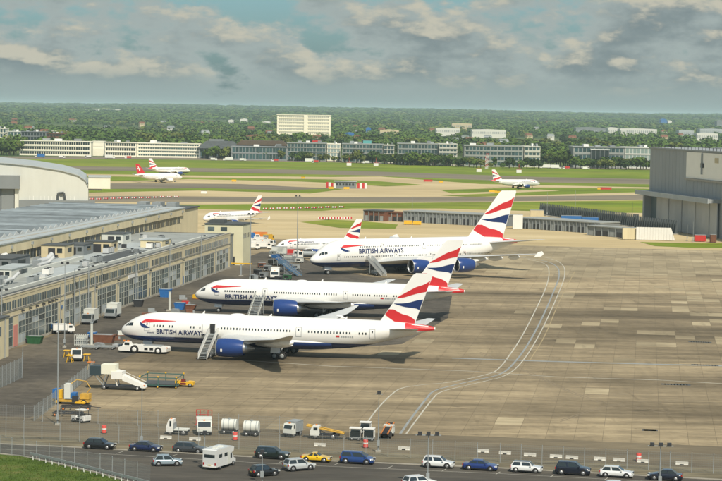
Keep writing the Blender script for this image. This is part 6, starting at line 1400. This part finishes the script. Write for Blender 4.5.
def stripe_building():
    p = G(346, 188.6); r = thing('works_shelter', 'grey works shelter with red and white striped ends on the airfield', 'shelter', p); wd = 40*p.y/F
    bx('body', r, -wd*.28, wd*.25, 0, 6, 0, 4.2, HGREY); bx('roof', r, -wd*.3, wd*.27, -.5, 6.5, 4.2, 4.6, PALER)
    for k in range(6): bx('window', r, -wd*.25+k*wd*.08, -wd*.25+k*wd*.08+1.2, -.08, .05, 1.8, 3.2, GLASS)
    for k in range(4): bx('striped_panel', r, -wd/2+k*1.5, -wd/2+k*1.5+1.45, -.8, -.3, +.2, 3.9-.3*k, RED if k % 2 == 0 else WHITE); bx('striped_panel', r, wd*.28+k*1.5, wd*.28+k*1.5+1.45, -.8, -.3, .2, 3.6, RED if k % 2 == 0 else WHITE)
    bx('foot', r, -wd/2, wd/2, -.9, -.2, 0, .2, CONC)
stripe_building()
def sign(label, x, y, wd, m):
    r = thing('taxiway_sign', label, 'sign', G(x, y)); bx('board', r, -wd/2, wd/2, -.15, .15, .3, 1.6, m); bx('edge', r, -wd/2-.08, wd/2+.08, -.1, .1, 1.6, 1.72, BLK)
    for sx in (-.35, .35): bx('leg', r, sx*wd-.06, sx*wd+.06, -.06, .06, 0, .3, DARK)
for a in ((234, 182, 3, YEL, 'yellow airfield sign left of the works shelter'), (303, 179, 2.5, YEL, 'yellow airfield sign above the works shelter'), (331, 189.4, 3, YEL, 'yellow sign at the left foot of the works shelter'), (346.5, 189.6, 3.4, YEL, 'yellow sign at the right foot of the works shelter'), (441, 183, 3, YEL, 'yellow airfield sign below the middle office block'), (428, 182, 6, RED, 'orange-red airfield sign below the middle office block'), (493, 192.6, 5, YEL, 'yellow airfield sign left of the tall fin'), (498, 193.6, 4, YEL, 'yellow airfield sign beside it, lower one'), (606, 190, 7, RED, 'red airfield board below the portal office'), (599, 190, 2, YEL, 'yellow airfield sign beside the red board'), (204, 194, 3.4, WHITE, 'white airfield sign on the left taxiway')):
    sign(a[4], a[0], a[1], a[2], a[3])
for k, (x, y) in enumerate(((40, 157.6), (62, 158.2), (88, 158), (110, 158.6), (128, 158.8), (214, 160.6), (228, 160.8), (243, 161), (275, 161.6), (310, 162.2), (366, 163.6), (384, 164.2), (398, 164.4), (412, 165), (440, 165.8), (556, 168.8), (566, 169.2), (552, 168.2), (545, 168.4), (586, 169.6), (315, 163))):
    truck('tiny white vehicle on the far perimeter road', x, y, 0.0 if k % 2 else pi, 6 if k % 3 else 9, 2.4, 'box', WHITE, WHITE if k % 4 else BLU if k % 3 == 0 else RED, 2.4 if k % 3 else 3.4, 'distant_vehicle', 'vehicle')
    o = bpy.data.objects[-1] if False else None
for o in bpy.data.objects:
    if o.get('label') == 'tiny white vehicle on the far perimeter road': o['label'] = 'tiny vehicle on the far perimeter road'; o['group'] = 'vehicles on the far perimeter road'
def dish(label, x, y):
    p = G(x, y); r = thing('antenna_hut', label, 'hut', p); bx('hut', r, -2, 2, 0, 3, 0, 2.6, WHITE); bx('roof', r, -2.2, 2.2, -.2, 3.2, 2.6, 2.8, RED); cyl('mast', r, (0, 1.5, 2.8), (0, 1.5, 7), .12, RED, 6)
dish('white airfield hut with red roof left of the office row', 349, 165.6); dish('white airfield hut with red roof before the middle office', 376, 166); dish('white airfield hut right of the widest office', 519, 172.8); dish('small white hut before the third office block', 479, 172)
for k, (x, yb, yt) in enumerate(((487, 168.5, 153), (486, 169, 156))):
    p = G(x, yb); h = (yb-yt)/scale_at(x, yb); r = thing('lattice_mast', ['red and white lattice mast before the widest office', 'short red lattice mast beside the taller one'][k], 'mast', p); b = MB()
    for i in range(6):
        for (sx, sy) in ((-1, -1), (1, -1), (1, 1), (-1, 1)): b.bar((sx*.7, sy*.7, h*i/6), (sx*.7, sy*.7, h*(i+1)/6), .12, RED if i % 2 else WHITE)
        b.bar((-.7, -.7, h*i/6), (.7, -.7, h*(i+1)/6), .1, RED if i % 2 else WHITE); b.bar((.7, -.7, h*i/6), (-.7, -.7, h*(i+1)/6), .1, WHITE)
    b.build('lattice', r); bx('base', r, -1, 1, -1, 1, 0, .3, CONC)

# ---------------------------------------------------------------- haze: the air itself
def haze():
    b = MB(); b.box(-45000, 45000, -700, 42000, -3, 96, WHITE); me = b.mesh('haze'); b.fix(me); me.materials.clear()
    m = bpy.data.materials.new('haze_air'); m.use_nodes = True; t = m.node_tree; t.nodes.clear(); o = N(t, 'ShaderNodeOutputMaterial'); v = N(t, 'ShaderNodeVolumePrincipled')
    v.inputs['Color'].default_value = (.68, .88, .98, 1); v.inputs['Density'].default_value = HAZE; v.inputs['Anisotropy'].default_value = 0.0
    t.links.new(v.outputs[0], o.inputs['Volume']); me.materials.append(m)
    h = stuff(obj('haze', me)); tag(h, 'thin pale haze over the whole plain', 'haze')
HAZE = 5.4e-5
haze()
